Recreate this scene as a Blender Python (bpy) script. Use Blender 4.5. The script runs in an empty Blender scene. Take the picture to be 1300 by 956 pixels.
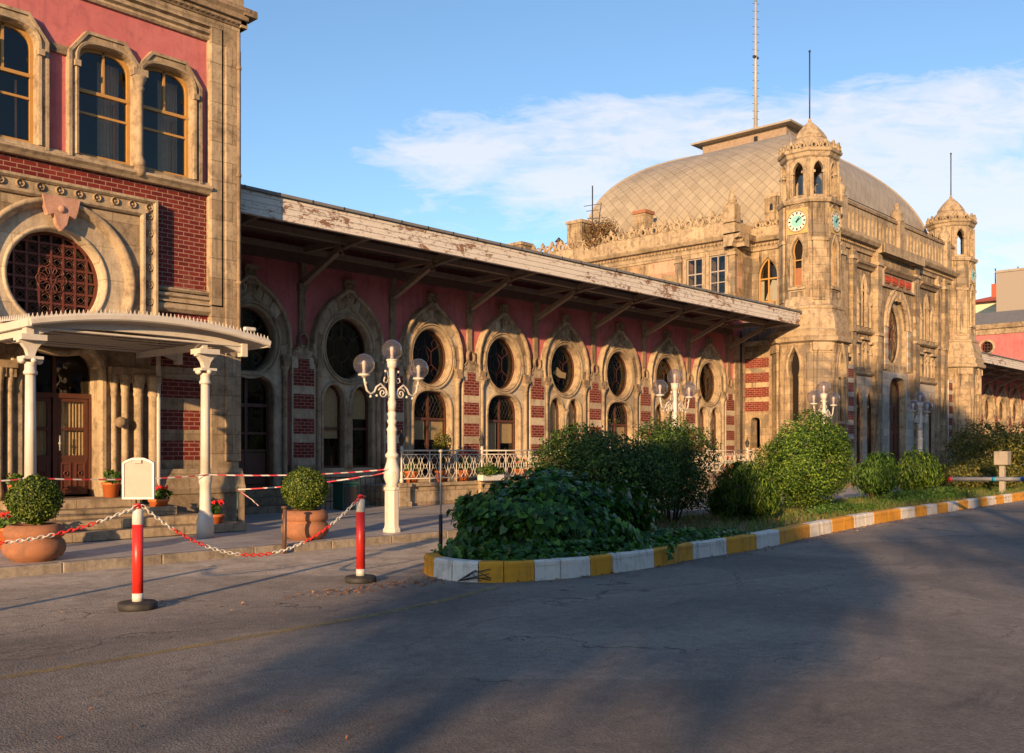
import bpy, math, random
import numpy as np
from mathutils import Vector, Matrix
from mathutils.geometry import tessellate_polygon
random.seed(7); rng = np.random.default_rng(7)
PI = math.pi
scene = bpy.context.scene
COL = scene.collection

# ------------------------------------------------------------------ materials
class NT:
    def __init__(s, mat):
        mat.use_nodes = True; s.t = mat.node_tree; s.t.nodes.clear()
    def n(s, typ, **kw):
        nd = s.t.nodes.new(typ)
        for k, v in kw.items():
            if k.startswith('i_'):
                key = k[2:].replace('_', ' ')
                key = int(key) if key.isdigit() else key
                if isinstance(v, bpy.types.NodeSocket): s.t.links.new(v, nd.inputs[key])
                else: nd.inputs[key].default_value = v
            else: setattr(nd, k, v)
        return nd
    def link(s, a, b): s.t.links.new(a, b)
    def ramp(s, fac, stops, interp='LINEAR'):
        r = s.n('ShaderNodeValToRGB'); r.color_ramp.interpolation = interp
        e = r.color_ramp.elements
        while len(e) > 1: e.remove(e[0])
        for i, (p, c) in enumerate(stops):
            el = e[0] if i == 0 else e.new(p)
            el.position = p
            if not hasattr(c, '__len__'): c = (c, c, c)
            el.color = (*c, 1) if len(c) == 3 else c
        s.link(fac, r.inputs[0]); return r.outputs[0]
    def mix(s, fac, a, b, blend='MIX'):
        m = s.n('ShaderNodeMix', data_type='RGBA', blend_type=blend)
        for v, k in ((fac, 0), (a, 6), (b, 7)):
            if isinstance(v, bpy.types.NodeSocket): s.link(v, m.inputs[k])
            else: m.inputs[k].default_value = v if k == 0 else ((*v, 1) if len(v) == 3 else v)
        return m.outputs[2]
    def math(s, op, a, b=0.0, c=None, clamp=False):
        m = s.n('ShaderNodeMath', operation=op, use_clamp=clamp)
        for v, k in ((a, 0), (b, 1), (c, 2)):
            if v is None: continue
            if isinstance(v, bpy.types.NodeSocket): s.link(v, m.inputs[k])
            else: m.inputs[k].default_value = v
        return m.outputs[0]
    def noise(s, vec, scale, detail=4, rough=.55, dist=0):
        return s.n('ShaderNodeTexNoise', i_Vector=vec, i_Scale=scale, i_Detail=detail, i_Roughness=rough, i_Distortion=dist).outputs[0]
    def mapping(s, vec, scale=(1,1,1), loc=(0,0,0), rot=(0,0,0)):
        return s.n('ShaderNodeMapping', i_Vector=vec, i_Scale=scale, i_Location=loc, i_Rotation=rot).outputs[0]
    def out(s, col, rough=.8, bump=None, bstr=.3, bdist=.02, spec=.3, metal=0, coat=0, trans=None, emis=None):
        p = s.n('ShaderNodeBsdfPrincipled')
        for v, k in ((col, 'Base Color'), (rough, 'Roughness'), (spec, 'Specular IOR Level'), (metal, 'Metallic'), (coat, 'Coat Weight')):
            if isinstance(v, bpy.types.NodeSocket): s.link(v, p.inputs[k])
            else: p.inputs[k].default_value = (*v, 1) if k == 'Base Color' else v
        if bump is not None:
            b = s.n('ShaderNodeBump', i_Strength=bstr, i_Distance=bdist, i_Height=bump); s.link(b.outputs[0], p.inputs['Normal'])
        o = s.n('ShaderNodeOutputMaterial'); s.link(p.outputs[0], o.inputs[0]); return p

def new(name):
    m = bpy.data.materials.new(name); return m, NT(m)
def tco(t, kind='Object'): return t.n('ShaderNodeTexCoord').outputs[kind]
def swiz(t, v, axis):
    """facade coordinates: (along wall, up, 0)"""
    s = t.n('ShaderNodeSeparateXYZ', i_Vector=v)
    c = t.n('ShaderNodeCombineXYZ'); t.link(s.outputs['X' if axis == 'x' else 'Y'], c.inputs[0]); t.link(s.outputs[2], c.inputs[1]); return c.outputs[0]

def stone(name, base, dark, pale, axis=None, block=(.8, .34), streak=.5, grime=.5, rough=.9, jd=.55, patch=None):
    m, t = new(name); v = tco(t)
    big = t.noise(v, .9, 6, .65, .4)
    med = t.noise(v, 4.5, 5, .7, .2)
    fine = t.noise(v, 28, 4, .7)
    st = t.noise(t.mapping(v, (5.5, 5.5, .45)), 1, 5, .7, .3)
    c = t.mix(t.ramp(big, [(.35, 0), (.68, 1)]), base, pale)
    c = t.mix(t.math('MULTIPLY', t.ramp(med, [(.48, 0), (.7, 1)]), grime), c, dark)
    c = t.mix(t.math('MULTIPLY', t.ramp(st, [(.5, 0), (.72, 1)]), streak), c, dark)
    c = t.mix(t.math('MULTIPLY', t.ramp(t.noise(t.mapping(v, (1, 1, .6), (3, 8, 2)), .45, 7, .75, .8), [(.50, 0), (.66, 1)]), .5), c, dark)
    c = t.mix(.5, c, t.ramp(fine, [(.25, .55), (.75, 1.25)]), 'MULTIPLY')
    if patch:
        c = t.mix(t.ramp(t.noise(t.mapping(v, (1, 1, 1), (7, 3, 1)), .55, 4, .6, .5), [(.55, 0), (.60, .7)]), c, patch)
    h = t.math('ADD', t.math('MULTIPLY', med, .6), t.math('MULTIPLY', fine, .35))
    if axis:
        b = t.n('ShaderNodeTexBrick', i_Vector=swiz(t, v, axis), i_Scale=1, i_Mortar_Size=.008, i_Mortar_Smooth=.3, i_Bias=-.2, i_Brick_Width=block[0], i_Row_Height=block[1])
        b.inputs['Color1'].default_value = (1, 1, 1, 1); b.inputs['Color2'].default_value = (.62, .59, .56, 1)
        b.inputs['Mortar'].default_value = (jd, jd*.95, jd*.9, 1)
        c = t.mix(.92, c, b.outputs[0], 'MULTIPLY')
        h = t.math('SUBTRACT', h, t.math('MULTIPLY', b.outputs[1], .8))
    t.out(c, rough, h, .55, .02, .25)
    return m

def plaster(name, base, dark, pale):
    m, t = new(name); v = tco(t)
    big = t.noise(v, .7, 6, .65, .5); med = t.noise(v, 3.5, 6, .72, .4); fine = t.noise(v, 40, 3, .6)
    st = t.noise(t.mapping(v, (7, 7, .5)), 1, 4, .65)
    c = t.mix(t.ramp(big, [(.35, 0), (.7, 1)]), base, pale)
    c = t.mix(t.math('MULTIPLY', t.ramp(med, [(.5, 0), (.74, 1)]), .55), c, dark)
    c = t.mix(t.math('MULTIPLY', t.ramp(st, [(.52, 0), (.75, 1)]), .5), c, dark)
    c = t.mix(t.math('MULTIPLY', t.ramp(t.noise(v, 6, 6, .8, .8), [(.66, 0), (.7, 1)]), .7), c, (.42, .34, .27))
    t.out(c, .92, t.math('ADD', med, t.math('MULTIPLY', fine, .2)), .3, .02, .15); return m

def brick(name, axis, c1=(.115, .010, .009), c2=(.19, .022, .016), mortar=(.34, .21, .15)):
    m, t = new(name); v = tco(t)
    b = t.n('ShaderNodeTexBrick', i_Vector=swiz(t, v, axis), i_Scale=1, i_Mortar_Size=.0065, i_Mortar_Smooth=.15, i_Bias=-.1, i_Brick_Width=.205, i_Row_Height=.078)
    b.inputs['Color1'].default_value = (*c1, 1); b.inputs['Color2'].default_value = (*c2, 1); b.inputs['Mortar'].default_value = (*mortar, 1)
    n = t.noise(v, 7, 5, .7)
    c = t.mix(.6, b.outputs[0], t.ramp(n, [(.3, .55), (.7, 1.2)]), 'MULTIPLY')
    c = t.mix(t.math('MULTIPLY', t.ramp(t.noise(v, 1.6, 5, .7), [(.55, 0), (.75, 1)]), .45), c, (.30, .16, .12))
    t.out(c, .75, t.math('SUBTRACT', t.math('MULTIPLY', n, .4), b.outputs[1]), .6, .01, .35); return m

def paint(name, base, dirt=(.25, .2, .15), amt=.5, rough=.45, scale=6, rust=None, spec=.5):
    m, t = new(name); v = tco(t)
    n = t.noise(v, scale, 6, .7, .3)
    c = t.mix(t.math('MULTIPLY', t.ramp(n, [(.48, 0), (.75, 1)]), amt), base, dirt)
    if rust: c = t.mix(t.ramp(t.noise(v, scale*2.2, 5, .75, .5), [(.66, 0), (.7, 1)]), c, rust)
    t.out(c, t.math('ADD', t.math('MULTIPLY', n, .25), rough-.1), n, .12, .01, spec); return m

def plain(name, col, rough=.6, spec=.4, metal=0, coat=0):
    m, t = new(name)
    n = t.noise(tco(t), 14, 3)
    c = t.mix(.35, col, t.ramp(n, [(.3, .7), (.7, 1.2)]), 'MULTIPLY')
    t.out(c, rough, None, spec=spec, metal=metal, coat=coat); return m

def glass(name, tint=(.75, .8, .8), rough=.03, ior=1.5, spec_boost=1.0):
    m, t = new(name)
    f = t.n('ShaderNodeLayerWeight', i_Blend=.5)
    fac = t.math('ADD', t.math('MULTIPLY', t.math('POWER', f.outputs['Facing'], 4.0 if spec_boost == 1 else 2.6), .8 if spec_boost == 1 else .75), ior, clamp=True)
    w = t.n('ShaderNodeBump', i_Strength=.08, i_Distance=.05, i_Height=t.noise(tco(t), 2.5, 2))
    g = t.n('ShaderNodeBsdfGlossy', i_Roughness=rough); t.link(w.outputs[0], g.inputs['Normal'])
    tr = t.n('ShaderNodeBsdfTransparent'); tr.inputs[0].default_value = (*tint, 1)
    mx = t.n('ShaderNodeMixShader'); t.link(fac, mx.inputs[0]); t.link(tr.outputs[0], mx.inputs[1]); t.link(g.outputs[0], mx.inputs[2])
    o = t.n('ShaderNodeOutputMaterial')
    if spec_boost != 1:      # dusty film on the plastic globes
        df = t.n('ShaderNodeBsdfDiffuse'); df.inputs[0].default_value = (.55, .52, .5, 1); m2 = t.n('ShaderNodeMixShader', i_0=.05)
        t.link(mx.outputs[0], m2.inputs[1]); t.link(df.outputs[0], m2.inputs[2]); mx = m2
    t.link(mx.outputs[0], o.inputs[0]); return m

def leafmat(name, c1, c2, c3, trans=.35, rough=.45, tc=None):
    m, t = new(name)
    r = t.n('ShaderNodeNewGeometry').outputs['Random Per Island']
    c = t.ramp(r, [(0, c1), (.55, c2), (.85, c3), (1, tuple(x*1.25 for x in c3))])
    c = t.mix(.6, c, t.ramp(t.noise(tco(t), 2.2, 3), [(.3, .6), (.7, 1.3)]), 'MULTIPLY')
    p = t.n('ShaderNodeBsdfPrincipled'); t.link(c, p.inputs['Base Color']); p.inputs['Roughness'].default_value = rough; p.inputs['Specular IOR Level'].default_value = .35
    d = t.n('ShaderNodeBsdfTranslucent'); t.link(t.mix(.7, c, tc or (1.2, 1.5, .4), 'MULTIPLY'), d.inputs[0])
    mx = t.n('ShaderNodeMixShader', i_0=trans); t.link(p.outputs[0], mx.inputs[1]); t.link(d.outputs[0], mx.inputs[2])
    o = t.n('ShaderNodeOutputMaterial'); t.link(mx.outputs[0], o.inputs[0]); return m

M = {}
SB, SD, SP = (.355, .27, .178), (.085, .06, .042), (.48, .375, .25)
M['stone_x'] = stone('limestone_front', SB, SD, SP, 'x', (.9, .36), .6, .65)
M['stone_y'] = stone('limestone_side', SB, SD, SP, 'y', (.9, .36), .5, .5)
M['stone'] = stone('limestone_carved', SB, SD, SP, None, streak=.6, grime=.7)
M['stone_dark'] = stone('limestone_weathered', (.26, .19, .12), (.06, .045, .035), (.36, .26, .17), None, streak=.8, grime=.7)
M['cream_x'] = stone('pale_facing', (.50, .41, .29), (.18, .13, .09), (.60, .51, .38), 'x', (1.4, .55), .5, .5, jd=.7)
M['hall_x'] = stone('hall_stone_front', (.36, .265, .165), (.07, .053, .038), (.52, .40, .26), 'x', (.75, .3), 1.4, .55, patch=(.16, .135, .11))
M['hall_y'] = stone('hall_stone_side', (.36, .265, .165), (.07, .053, .038), (.52, .40, .26), 'y', (.75, .3), 1.4, .55, patch=(.16, .135, .11))
M['hall_low'] = stone('hall_whitewash', (.47, .42, .36), (.20, .165, .13), (.56, .51, .44), 'x', (.75, .35), .4, .35)
M['hall_plaster'] = stone('hall_plaster', (.36, .255, .145), (.085, .06, .04), (.46, .345, .21), 'y', (1.3, .5), .9, .85, patch=(.56, .33, .24), jd=.8)
M['pink'] = plaster('pink_plaster', (.43, .125, .13), (.19, .06, .07), (.52, .18, .175))
M['brick_x'] = brick('glazed_brick_front', 'x'); M['brick_y'] = brick('glazed_brick_side', 'y')
M['dark_room'] = plain('dark_interior', (.018, .014, .012), .9, .1)  # near-black colour stands for the unlit rooms behind the windows
M['wood'] = paint('brown_wood', (.085, .03, .018), (.03, .012, .01), .6, .45, 8)
M['wood_red'] = paint('red_brown_lattice_wood', (.11, .028, .017), (.04, .013, .01), .5, .5, 9)
M['wood_gold'] = paint('ochre_painted_window', (.42, .23, .065), (.3, .16, .06), .5, .5, 9)
M['timber'] = paint('aged_dark_timber', (.13, .075, .058), (.06, .034, .026), .6, .75, 5)
M['timber_pale'] = paint('faded_timber_bracket', (.27, .20, .15), (.12, .08, .055), .7, .75, 7)
M['iron'] = paint('dark_wrought_iron', (.025, .022, .02), (.08, .04, .02), .4, .5, 12)
M['white'] = paint('white_enamel', (.56, .52, .46), (.40, .32, .22), .5, .4, 7, rust=(.25, .12, .05))
M['white_clean'] = paint('white_plastic', (.58, .56, .52), (.30, .26, .21), .5, .35, 9)
M['red'] = paint('red_plastic', (.62, .028, .018), (.26, .03, .02), .55, .35, 10)
M['rubber'] = paint('black_rubber', (.022, .02, .019), (.10, .085, .07), .6, .65, 10)
M['slate'] = paint('grey_roofing_felt', (.17, .165, .16), (.08, .075, .07), .7, .8, 4)
M['lead'] = paint('weathered_lead', (.30, .26, .21), (.13, .11, .09), .6, .7, 4)
M['terracotta'] = paint('terracotta', (.30, .125, .062), (.14, .075, .045), .9, .85, 6)
M['orange'] = paint('orange_plastic_pot', (.50, .13, .03), (.42, .12, .04), .4, .55, 6)
M['blind'] = plain('beige_blind', (.62, .46, .28), .9, .1)
M['steel'] = paint('galvanised_steel', (.35, .34, .32), (.16, .13, .10), .6, .45, 9)
M['board'] = paint('blank_cream_board', (.33, .285, .25), (.25, .215, .185), .35, .5, 5)
M['kerb_stone'] = stone('kerb_concrete', (.27, .225, .18), (.10, .08, .06), (.36, .31, .25), None, streak=.6, grime=.7)
M['pink_stone'] = stone('pink_carved_stone', (.45, .24, .17), (.15, .09, .07), (.55, .32, .24), None)
M['red_letter'] = plain('faded_red_letters', (.33, .05, .03), .7)
M['soil'] = stone('dry_soil', (.16, .095, .055), (.07, .042, .028), (.24, .16, .10), None, streak=.2, grime=.7)
M['glass'] = glass('window_glass', (.86, .86, .83), .03, .035)
M['globe'] = glass('clear_globe', (.82, .80, .88), .02, .06, 2)
M['bulb'] = plain('unlit_bulb', (.70, .62, .45), .3)
M['teal'] = plain('turquoise_dial', (.22, .50, .48), .6)
M['dial'] = plain('white_dial', (.62, .60, .52), .6)
M['ochre_panel'] = plain('ochre_clock_panel', (.44, .31, .12), .7)
M['black'] = plain('black_paint', (.015, .015, .015), .4)
M['petal'] = plain('red_petals', (.75, .02, .015), .5)
M['bark'] = stone('bark', (.10, .07, .05), (.04, .03, .02), (.16, .12, .09), None)
M['leaf_box'] = leafmat('boxwood_leaf', (.025, .06, .008), (.07, .12, .015), (.18, .22, .03), .25)
M['leaf_ivy'] = leafmat('ivy_leaf', (.02, .065, .012), (.035, .11, .018), (.10, .22, .03), .3, .32)
M['leaf_dark'] = leafmat('dark_shrub_leaf', (.02, .05, .01), (.045, .09, .018), (.11, .18, .03), .3)
M['leaf_bright'] = leafmat('bright_shrub_leaf', (.02, .055, .008), (.055, .12, .015), (.17, .26, .03), .3)
M['leaf_narrow'] = leafmat('narrow_leaf', (.025, .075, .015), (.06, .14, .022), (.13, .24, .035), .35)
M['leaf_olive'] = leafmat('olive_shrub_leaf', (.06, .075, .015), (.11, .12, .025), (.22, .19, .04), .35)
M['leaf_dry'] = leafmat('dry_leaf', (.20, .08, .03), (.30, .13, .05), (.42, .24, .10), .1)
M['straw'] = leafmat('dry_grass', (.16, .15, .04), (.26, .2, .07), (.38, .30, .12), .3)
M['leaf_tree'] = leafmat('tree_leaf', (.03, .06, .015), (.05, .09, .02), (.08, .13, .03), .2)

def fascia_mat():
    m, t = new('peeling_white_boards'); v = tco(t)
    w = t.mapping(v, (1.3, 3, 3.2))
    n1 = t.noise(w, 1.7, 9, .78, .35); n2 = t.noise(t.mapping(v, (.35, 1, .6)), 1, 3); s = t.n('ShaderNodeSeparateXYZ', i_Vector=v)
    fr = t.math('FRACT', t.math('DIVIDE', t.math('ADD', s.outputs[2], .013), .128))
    groove = t.math('LESS_THAN', fr, .07)
    thr = t.math('ADD', n1, t.math('MULTIPLY', n2, .28))
    msk = t.math('MAXIMUM', t.ramp(thr, [(.70, 0), (.712, 1)]), t.ramp(t.math('ADD', t.noise(t.mapping(v, (3.2, 3, 7)), 1.6, 8, .8, .4), t.math('MULTIPLY', n2, .22)), [(.69, 0), (.70, .9)]))
    edge = t.ramp(t.noise(t.mapping(v, (2, 2, 40)), 1.5, 3), [(.4, .85), (.7, 1.05)])
    c = t.mix(.7, (.66, .60, .53), edge, 'MULTIPLY')
    c = t.mix(t.math('MULTIPLY', t.ramp(n1, [(.52, 0), (.66, 1)]), .35), c, (.42, .34, .27))
    c = t.mix(msk, c, (.24, .135, .08))
    c = t.mix(t.math('MULTIPLY', groove, .8), c, (.10, .07, .05))
    t.out(c, .8, t.math('SUBTRACT', t.math('MULTIPLY', msk, -.6), groove), .5, .012, .2); return m
M['fascia'] = fascia_mat()

def dome_mat():
    m, t = new('diamond_metal_shingles'); v = tco(t, 'UV')
    s = t.n('ShaderNodeSeparateXYZ', i_Vector=v); u, w = s.outputs[0], s.outputs[1]
    a = t.math('ADD', u, w); b = t.math('SUBTRACT', u, w); P = .52
    fa = t.math('FRACT', t.math('DIVIDE', a, P)); fb = t.math('FRACT', t.math('DIVIDE', t.math('ADD', b, 100), P))
    la = t.math('LESS_THAN', fa, .055); lb = t.math('LESS_THAN', fb, .055); ln = t.math('MAXIMUM', la, lb)
    cell = t.n('ShaderNodeCombineXYZ'); t.link(t.math('FLOOR', t.math('DIVIDE', a, P)), cell.inputs[0]); t.link(t.math('FLOOR', t.math('DIVIDE', t.math('ADD', b, 100), P)), cell.inputs[1])
    wn = t.n('ShaderNodeTexWhiteNoise', noise_dimensions='2D', i_Vector=cell.outputs[0]).outputs[0]
    n = t.noise(tco(t), 1.2, 6, .7, .3)
    c = t.mix(t.ramp(n, [(.35, 0), (.7, 1)]), (.36, .305, .225), (.27, .225, .165))
    c = t.mix(.5, c, t.ramp(wn, [(0, .8), (1, 1.1)]), 'MULTIPLY')
    c = t.mix(t.math('MULTIPLY', ln, .65), c, (.10, .075, .055))
    slope = t.math('MULTIPLY', t.math('ADD', fa, fb), .5)
    t.out(c, .55, t.math('SUBTRACT', slope, ln), .45, .03, .4); return m
M['dome'] = dome_mat()

def marble_mat():
    m, t = new('marble_paving'); v = tco(t)
    b = t.n('ShaderNodeTexBrick', i_Vector=v, i_Scale=1, i_Mortar_Size=.006, i_Mortar_Smooth=.2, i_Brick_Width=.95, i_Row_Height=.42)
    b.inputs['Color1'].default_value = (.46, .44, .43, 1); b.inputs['Color2'].default_value = (.36, .34, .345, 1); b.inputs['Mortar'].default_value = (.13, .11, .10, 1)
    n = t.noise(v, 2.4, 7, .7, .8); f = t.noise(v, 11, 5, .7)
    c = t.mix(t.math('MULTIPLY', t.ramp(n, [(.45, 0), (.72, 1)]), .6), b.outputs[0], (.22, .195, .18))
    c = t.mix(.4, c, t.ramp(f, [(.3, .75), (.7, 1.15)]), 'MULTIPLY')
    t.out(c, t.ramp(n, [(.3, .32), (.7, .62)]), t.math('SUBTRACT', t.math('MULTIPLY', f, .3), b.outputs[1]), .25, .01, .5); return m
M['marble'] = marble_mat()

def ground_mat():
    m, t = new('asphalt_and_worn_concrete'); v = tco(t); s = t.n('ShaderNodeSeparateXYZ', i_Vector=v); X, Y = s.outputs[0], s.outputs[1]
    big = t.noise(v, .35, 6, .65, .6); med = t.noise(v, 2.1, 6, .7, .4); fine = t.noise(v, 45, 3, .8); vf = t.n('ShaderNodeTexVoronoi', i_Vector=v, i_Scale=70).outputs['Distance']
    asp = t.mix(t.ramp(big, [(.4, 0), (.62, 1)]), (.15, .127, .108), (.26, .215, .175))
    asp = t.mix(t.ramp(med, [(.5, 0), (.75, .55)]), asp, (.25, .21, .175))
    conc = t.mix(t.ramp(med, [(.4, 0), (.65, 1)]), (.52, .43, .34), (.34, .28, .22))
    edge = t.math('ADD', Y, t.math('MULTIPLY', t.math('SUBTRACT', big, .5), 2.2))
    lane = t.math('ADD', t.math('MULTIPLY', X, .0), edge)
    mm = t.ramp(t.math('MULTIPLY', t.math('SUBTRACT', lane, 7.6), .38), [(.0, 0), (.9, 1)])
    c = t.mix(mm, asp, conc)
    # poured repair patches of darker and paler asphalt
    vo = t.n('ShaderNodeTexVoronoi', i_Vector=t.mapping(v, (.16, .3, 1), (3.1, 1.7, 0)), i_Scale=1, i_Randomness=1); 
    pc = t.n('ShaderNodeSeparateColor', i_Color=vo.outputs['Color']).outputs[0]
    c = t.mix(t.math('MULTIPLY', t.math('GREATER_THAN', pc, .62), .28), c, (.075, .066, .06))
    # sealed cracks
    cr = t.n('ShaderNodeTexVoronoi', feature='DISTANCE_TO_EDGE', i_Vector=t.n('ShaderNodeVectorMath', operation='ADD', i_0=t.mapping(v, (.42, .6, 1)), i_1=t.mix(.5, (0, 0, 0), t.n('ShaderNodeTexNoise', i_Vector=v, i_Scale=1.7, i_Detail=5).outputs[1])).outputs[0], i_Scale=.8).outputs['Distance']
    crm = t.math('MULTIPLY', t.math('LESS_THAN', cr, .005), t.ramp(big, [(.50, 0), (.58, .7)]))
    c = t.mix(crm, c, (.025, .022, .02))
    c = t.mix(.55, c, t.ramp(t.noise(v, 9, 6, .8, .3), [(.32, .55), (.68, 1.45)]), 'MULTIPLY')
    oil = t.ramp(t.noise(t.mapping(v, (.5, 1.6, 1), (4, 2, 0)), 1.1, 6, .7, 1.0), [(.60, 0), (.70, .55)])
    c = t.mix(oil, c, (.06, .052, .048))
    c = t.mix(.75, c, t.ramp(fine, [(.25, .45), (.75, 1.55)]), 'MULTIPLY')
    c = t.mix(t.math('MULTIPLY', t.math('LESS_THAN', vf, .22), t.math('MULTIPLY', t.ramp(med, [(.3, .15), (.7, .5)]), 1)), c, (.36, .30, .245))
    h = t.math('ADD', t.math('MULTIPLY', fine, .8), t.math('SUBTRACT', t.math('MULTIPLY', med, .5), t.math('MULTIPLY', crm, 1.2)))
    t.out(c, .82, t.math('SUBTRACT', h, t.math('MULTIPLY', vf, .5)), .7, .012, .35); return m
M['ground'] = ground_mat()

def worn_paint(name, col, thr=.5, dirt=(.12, .1, .085)):
    """old road paint, worn through by alpha"""
    m, t = new(name); v = tco(t)
    n = t.noise(v, 14, 6, .75, .3)
    p = t.out(t.mix(t.ramp(t.noise(v, 3, 5), [(.4, 0), (.7, .6)]), col, dirt), .8, None)
    t.link(t.ramp(n, [(thr-.12, .75), (thr+.1, 0)]), p.inputs['Alpha']); return m
M['road_yellow'] = worn_paint('worn_yellow_line', (.42, .29, .10), .55)

def kerb_paint(name, col):
    m, t = new(name); v = tco(t)
    n = t.noise(v, 5, 7, .75, .5); st = t.noise(t.mapping(v, (9, 9, 1.5)), 1, 5, .7)
    c = t.mix(t.ramp(n, [(.5, 0), (.72, .8)]), col, tuple(x*.55 for x in col))
    c = t.mix(t.math('MULTIPLY', t.ramp(st, [(.52, 0), (.7, 1)]), .5), c, (.15, .115, .085))
    c = t.mix(t.ramp(t.noise(v, 14, 6, .8), [(.63, 0), (.68, .8)]), c, (.13, .11, .10))
    t.out(c, .7, n, .4, .015, .35); return m
M['kerb_white'] = kerb_paint('kerb_white', (.76, .71, .63)); M['kerb_yellow'] = kerb_paint('kerb_yellow', (.72, .33, .025))

# ------------------------------------------------------------------ mesh builder
FRONT = lambda Y: (lambda u, v, w: (u, Y - w, v))          # facade facing the street: w comes out towards it
SIDE = lambda X: (lambda u, v, w: (X - w, u, v))           # wall facing left: u runs away from the street
def FRAME(o, u, n):
    return lambda a, b, c: (o[0] + a*u[0] + c*n[0], o[1] + a*u[1] + c*n[1], o[2] + b)

class MB:
    def __init__(s): s.v = []; s.f = []; s.m = []; s.mats = []; s.uv = None; s.sm = []
    def mi(s, mat):
        if mat not in s.mats: s.mats.append(mat)
        return s.mats.index(mat)
    def add(s, vs, fs, mat, smooth=False):
        b = len(s.v); k = s.mi(mat); s.v += [tuple(p) for p in vs]
        for f in fs: s.f.append([i + b for i in f]); s.m.append(k); s.sm.append(smooth)
    def box(s, x0, x1, y0, y1, z0, z1, mat, fr=None):
        g = fr or (lambda a, b, c: (a, b, c))
        if fr: vs = [g(x, z, w) for w in (y0, y1) for z in (z0, z1) for x in (x0, x1)]
        else: vs = [(x, y, z) for y in (y0, y1) for z in (z0, z1) for x in (x0, x1)]
        s.add(vs, [(0,1,3,2), (4,6,7,5), (0,4,5,1), (2,3,7,6), (0,2,6,4), (1,5,7,3)], mat)
    def plate(s, outer, holes, w0, w1, fr, mat, edge=None):
        loops = [outer] + list(holes)
        tri = tessellate_polygon([[Vector((p[0], p[1], 0)) for p in L] for L in loops])
        pts = [p for L in loops for p in L]; n = len(pts)
        s.add([fr(p[0], p[1], w1) for p in pts], tri, mat)
        s.add([fr(p[0], p[1], w0) for p in pts], tri, mat)
        for L in loops:
            k = len(L)
            s.add([fr(p[0], p[1], w0) for p in L] + [fr(p[0], p[1], w1) for p in L], [(i, (i+1) % k, k + (i+1) % k, k + i) for i in range(k)], edge or mat)
    def sweep(s, path, prof, fr, mat, closed=False, smooth=False):
        """prof: (offset to the left of the path in the wall plane, height off the wall)"""
        n = len(path); offs = []
        for i in range(n):
            a = path[(i-1) % n] if (closed or i > 0) else path[i]; b = path[i]; c = path[(i+1) % n] if (closed or i < n-1) else path[i]
            t1 = Vector((b[0]-a[0], b[1]-a[1])); t2 = Vector((c[0]-b[0], c[1]-b[1]))
            if t1.length < 1e-9: t1 = t2
            if t2.length < 1e-9: t2 = t1
            t1.normalize(); t2.normalize(); t = t1 + t2
            if t.length < 1e-6: t = t1
            t.normalize(); sc = 1 / max(.35, t.dot(t1)); offs.append((-t.y*sc, t.x*sc))
        vs = []; P = len(prof)
        for (x, y), (nx, ny) in zip(path, offs):
            for (o, h) in prof: vs.append(fr(x + nx*o, y + ny*o, h))
        fs = []
        for i in range(n if closed else n-1):
            j = (i+1) % n
            for k in range(P-1): fs.append((i*P+k, j*P+k, j*P+k+1, i*P+k+1))
        if not closed: fs += [tuple(range(P)), tuple((n-1)*P + k for k in range(P))][:2] if P > 2 else []
        s.add(vs, fs, mat, smooth)
    def tube(s, pts, r, mat, seg=6, closed=False, cap=True):
        pts = [Vector(p) for p in pts]; n = len(pts); vs = []
        rr = r if hasattr(r, '__len__') else [r]*n
        prev = None
        for i in range(n):
            a = pts[(i-1) % n] if (closed or i > 0) else pts[i]; c = pts[(i+1) % n] if (closed or i < n-1) else pts[i]
            t = (c - a)
            if t.length < 1e-9: t = Vector((0, 0, 1))
            t.normalize()
            if prev is None:
                u = t.cross(Vector((0, 0, 1)) if abs(t.z) < .9 else Vector((1, 0, 0))); u.normalize()
            else:
                u = prev - t*prev.dot(t)
                if u.length < 1e-6: u = t.orthogonal()
                u.normalize()
            prev = u; w = t.cross(u)
            for k in range(seg):
                q = 2*PI*k/seg; vs.append(pts[i] + (u*math.cos(q) + w*math.sin(q))*rr[i])
        fs = [(i*seg+k, ((i+1) % n)*seg+k, ((i+1) % n)*seg+(k+1) % seg, i*seg+(k+1) % seg) for i in range(n if closed else n-1) for k in range(seg)]
        if cap and not closed: fs += [tuple(range(seg)), tuple((n-1)*seg+k for k in range(seg))]
        s.add(vs, fs, mat, True)
    def lathe(s, prof, c, mat, seg=16, smooth=True, ax=1, ay=1, rot=0, flute=0):
        vs = []; n = len(prof)
        for (r, z) in prof:
            for k in range(seg):
                q = 2*PI*k/seg + rot; R = r*(1 - (flute if k % 2 else 0)); vs.append((c[0] + R*ax*math.cos(q), c[1] + R*ay*math.sin(q), c[2] + z))
        fs = [(i*seg+k, i*seg+(k+1) % seg, (i+1)*seg+(k+1) % seg, (i+1)*seg+k) for i in range(n-1) for k in range(seg)]
        fs += [tuple(range(seg)), tuple((n-1)*seg+k for k in range(seg))]
        s.add(vs, fs, mat, smooth)
    def sphere(s, c, r, mat, seg=12, rings=8, sx=1, sy=1, sz=1):
        pr = [(max(1e-4, r*math.sin(PI*i/rings)), -r*sz*math.cos(PI*i/rings)) for i in range(rings+1)]
        s.lathe(pr, c, mat, seg, True, sx, sy)
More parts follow.
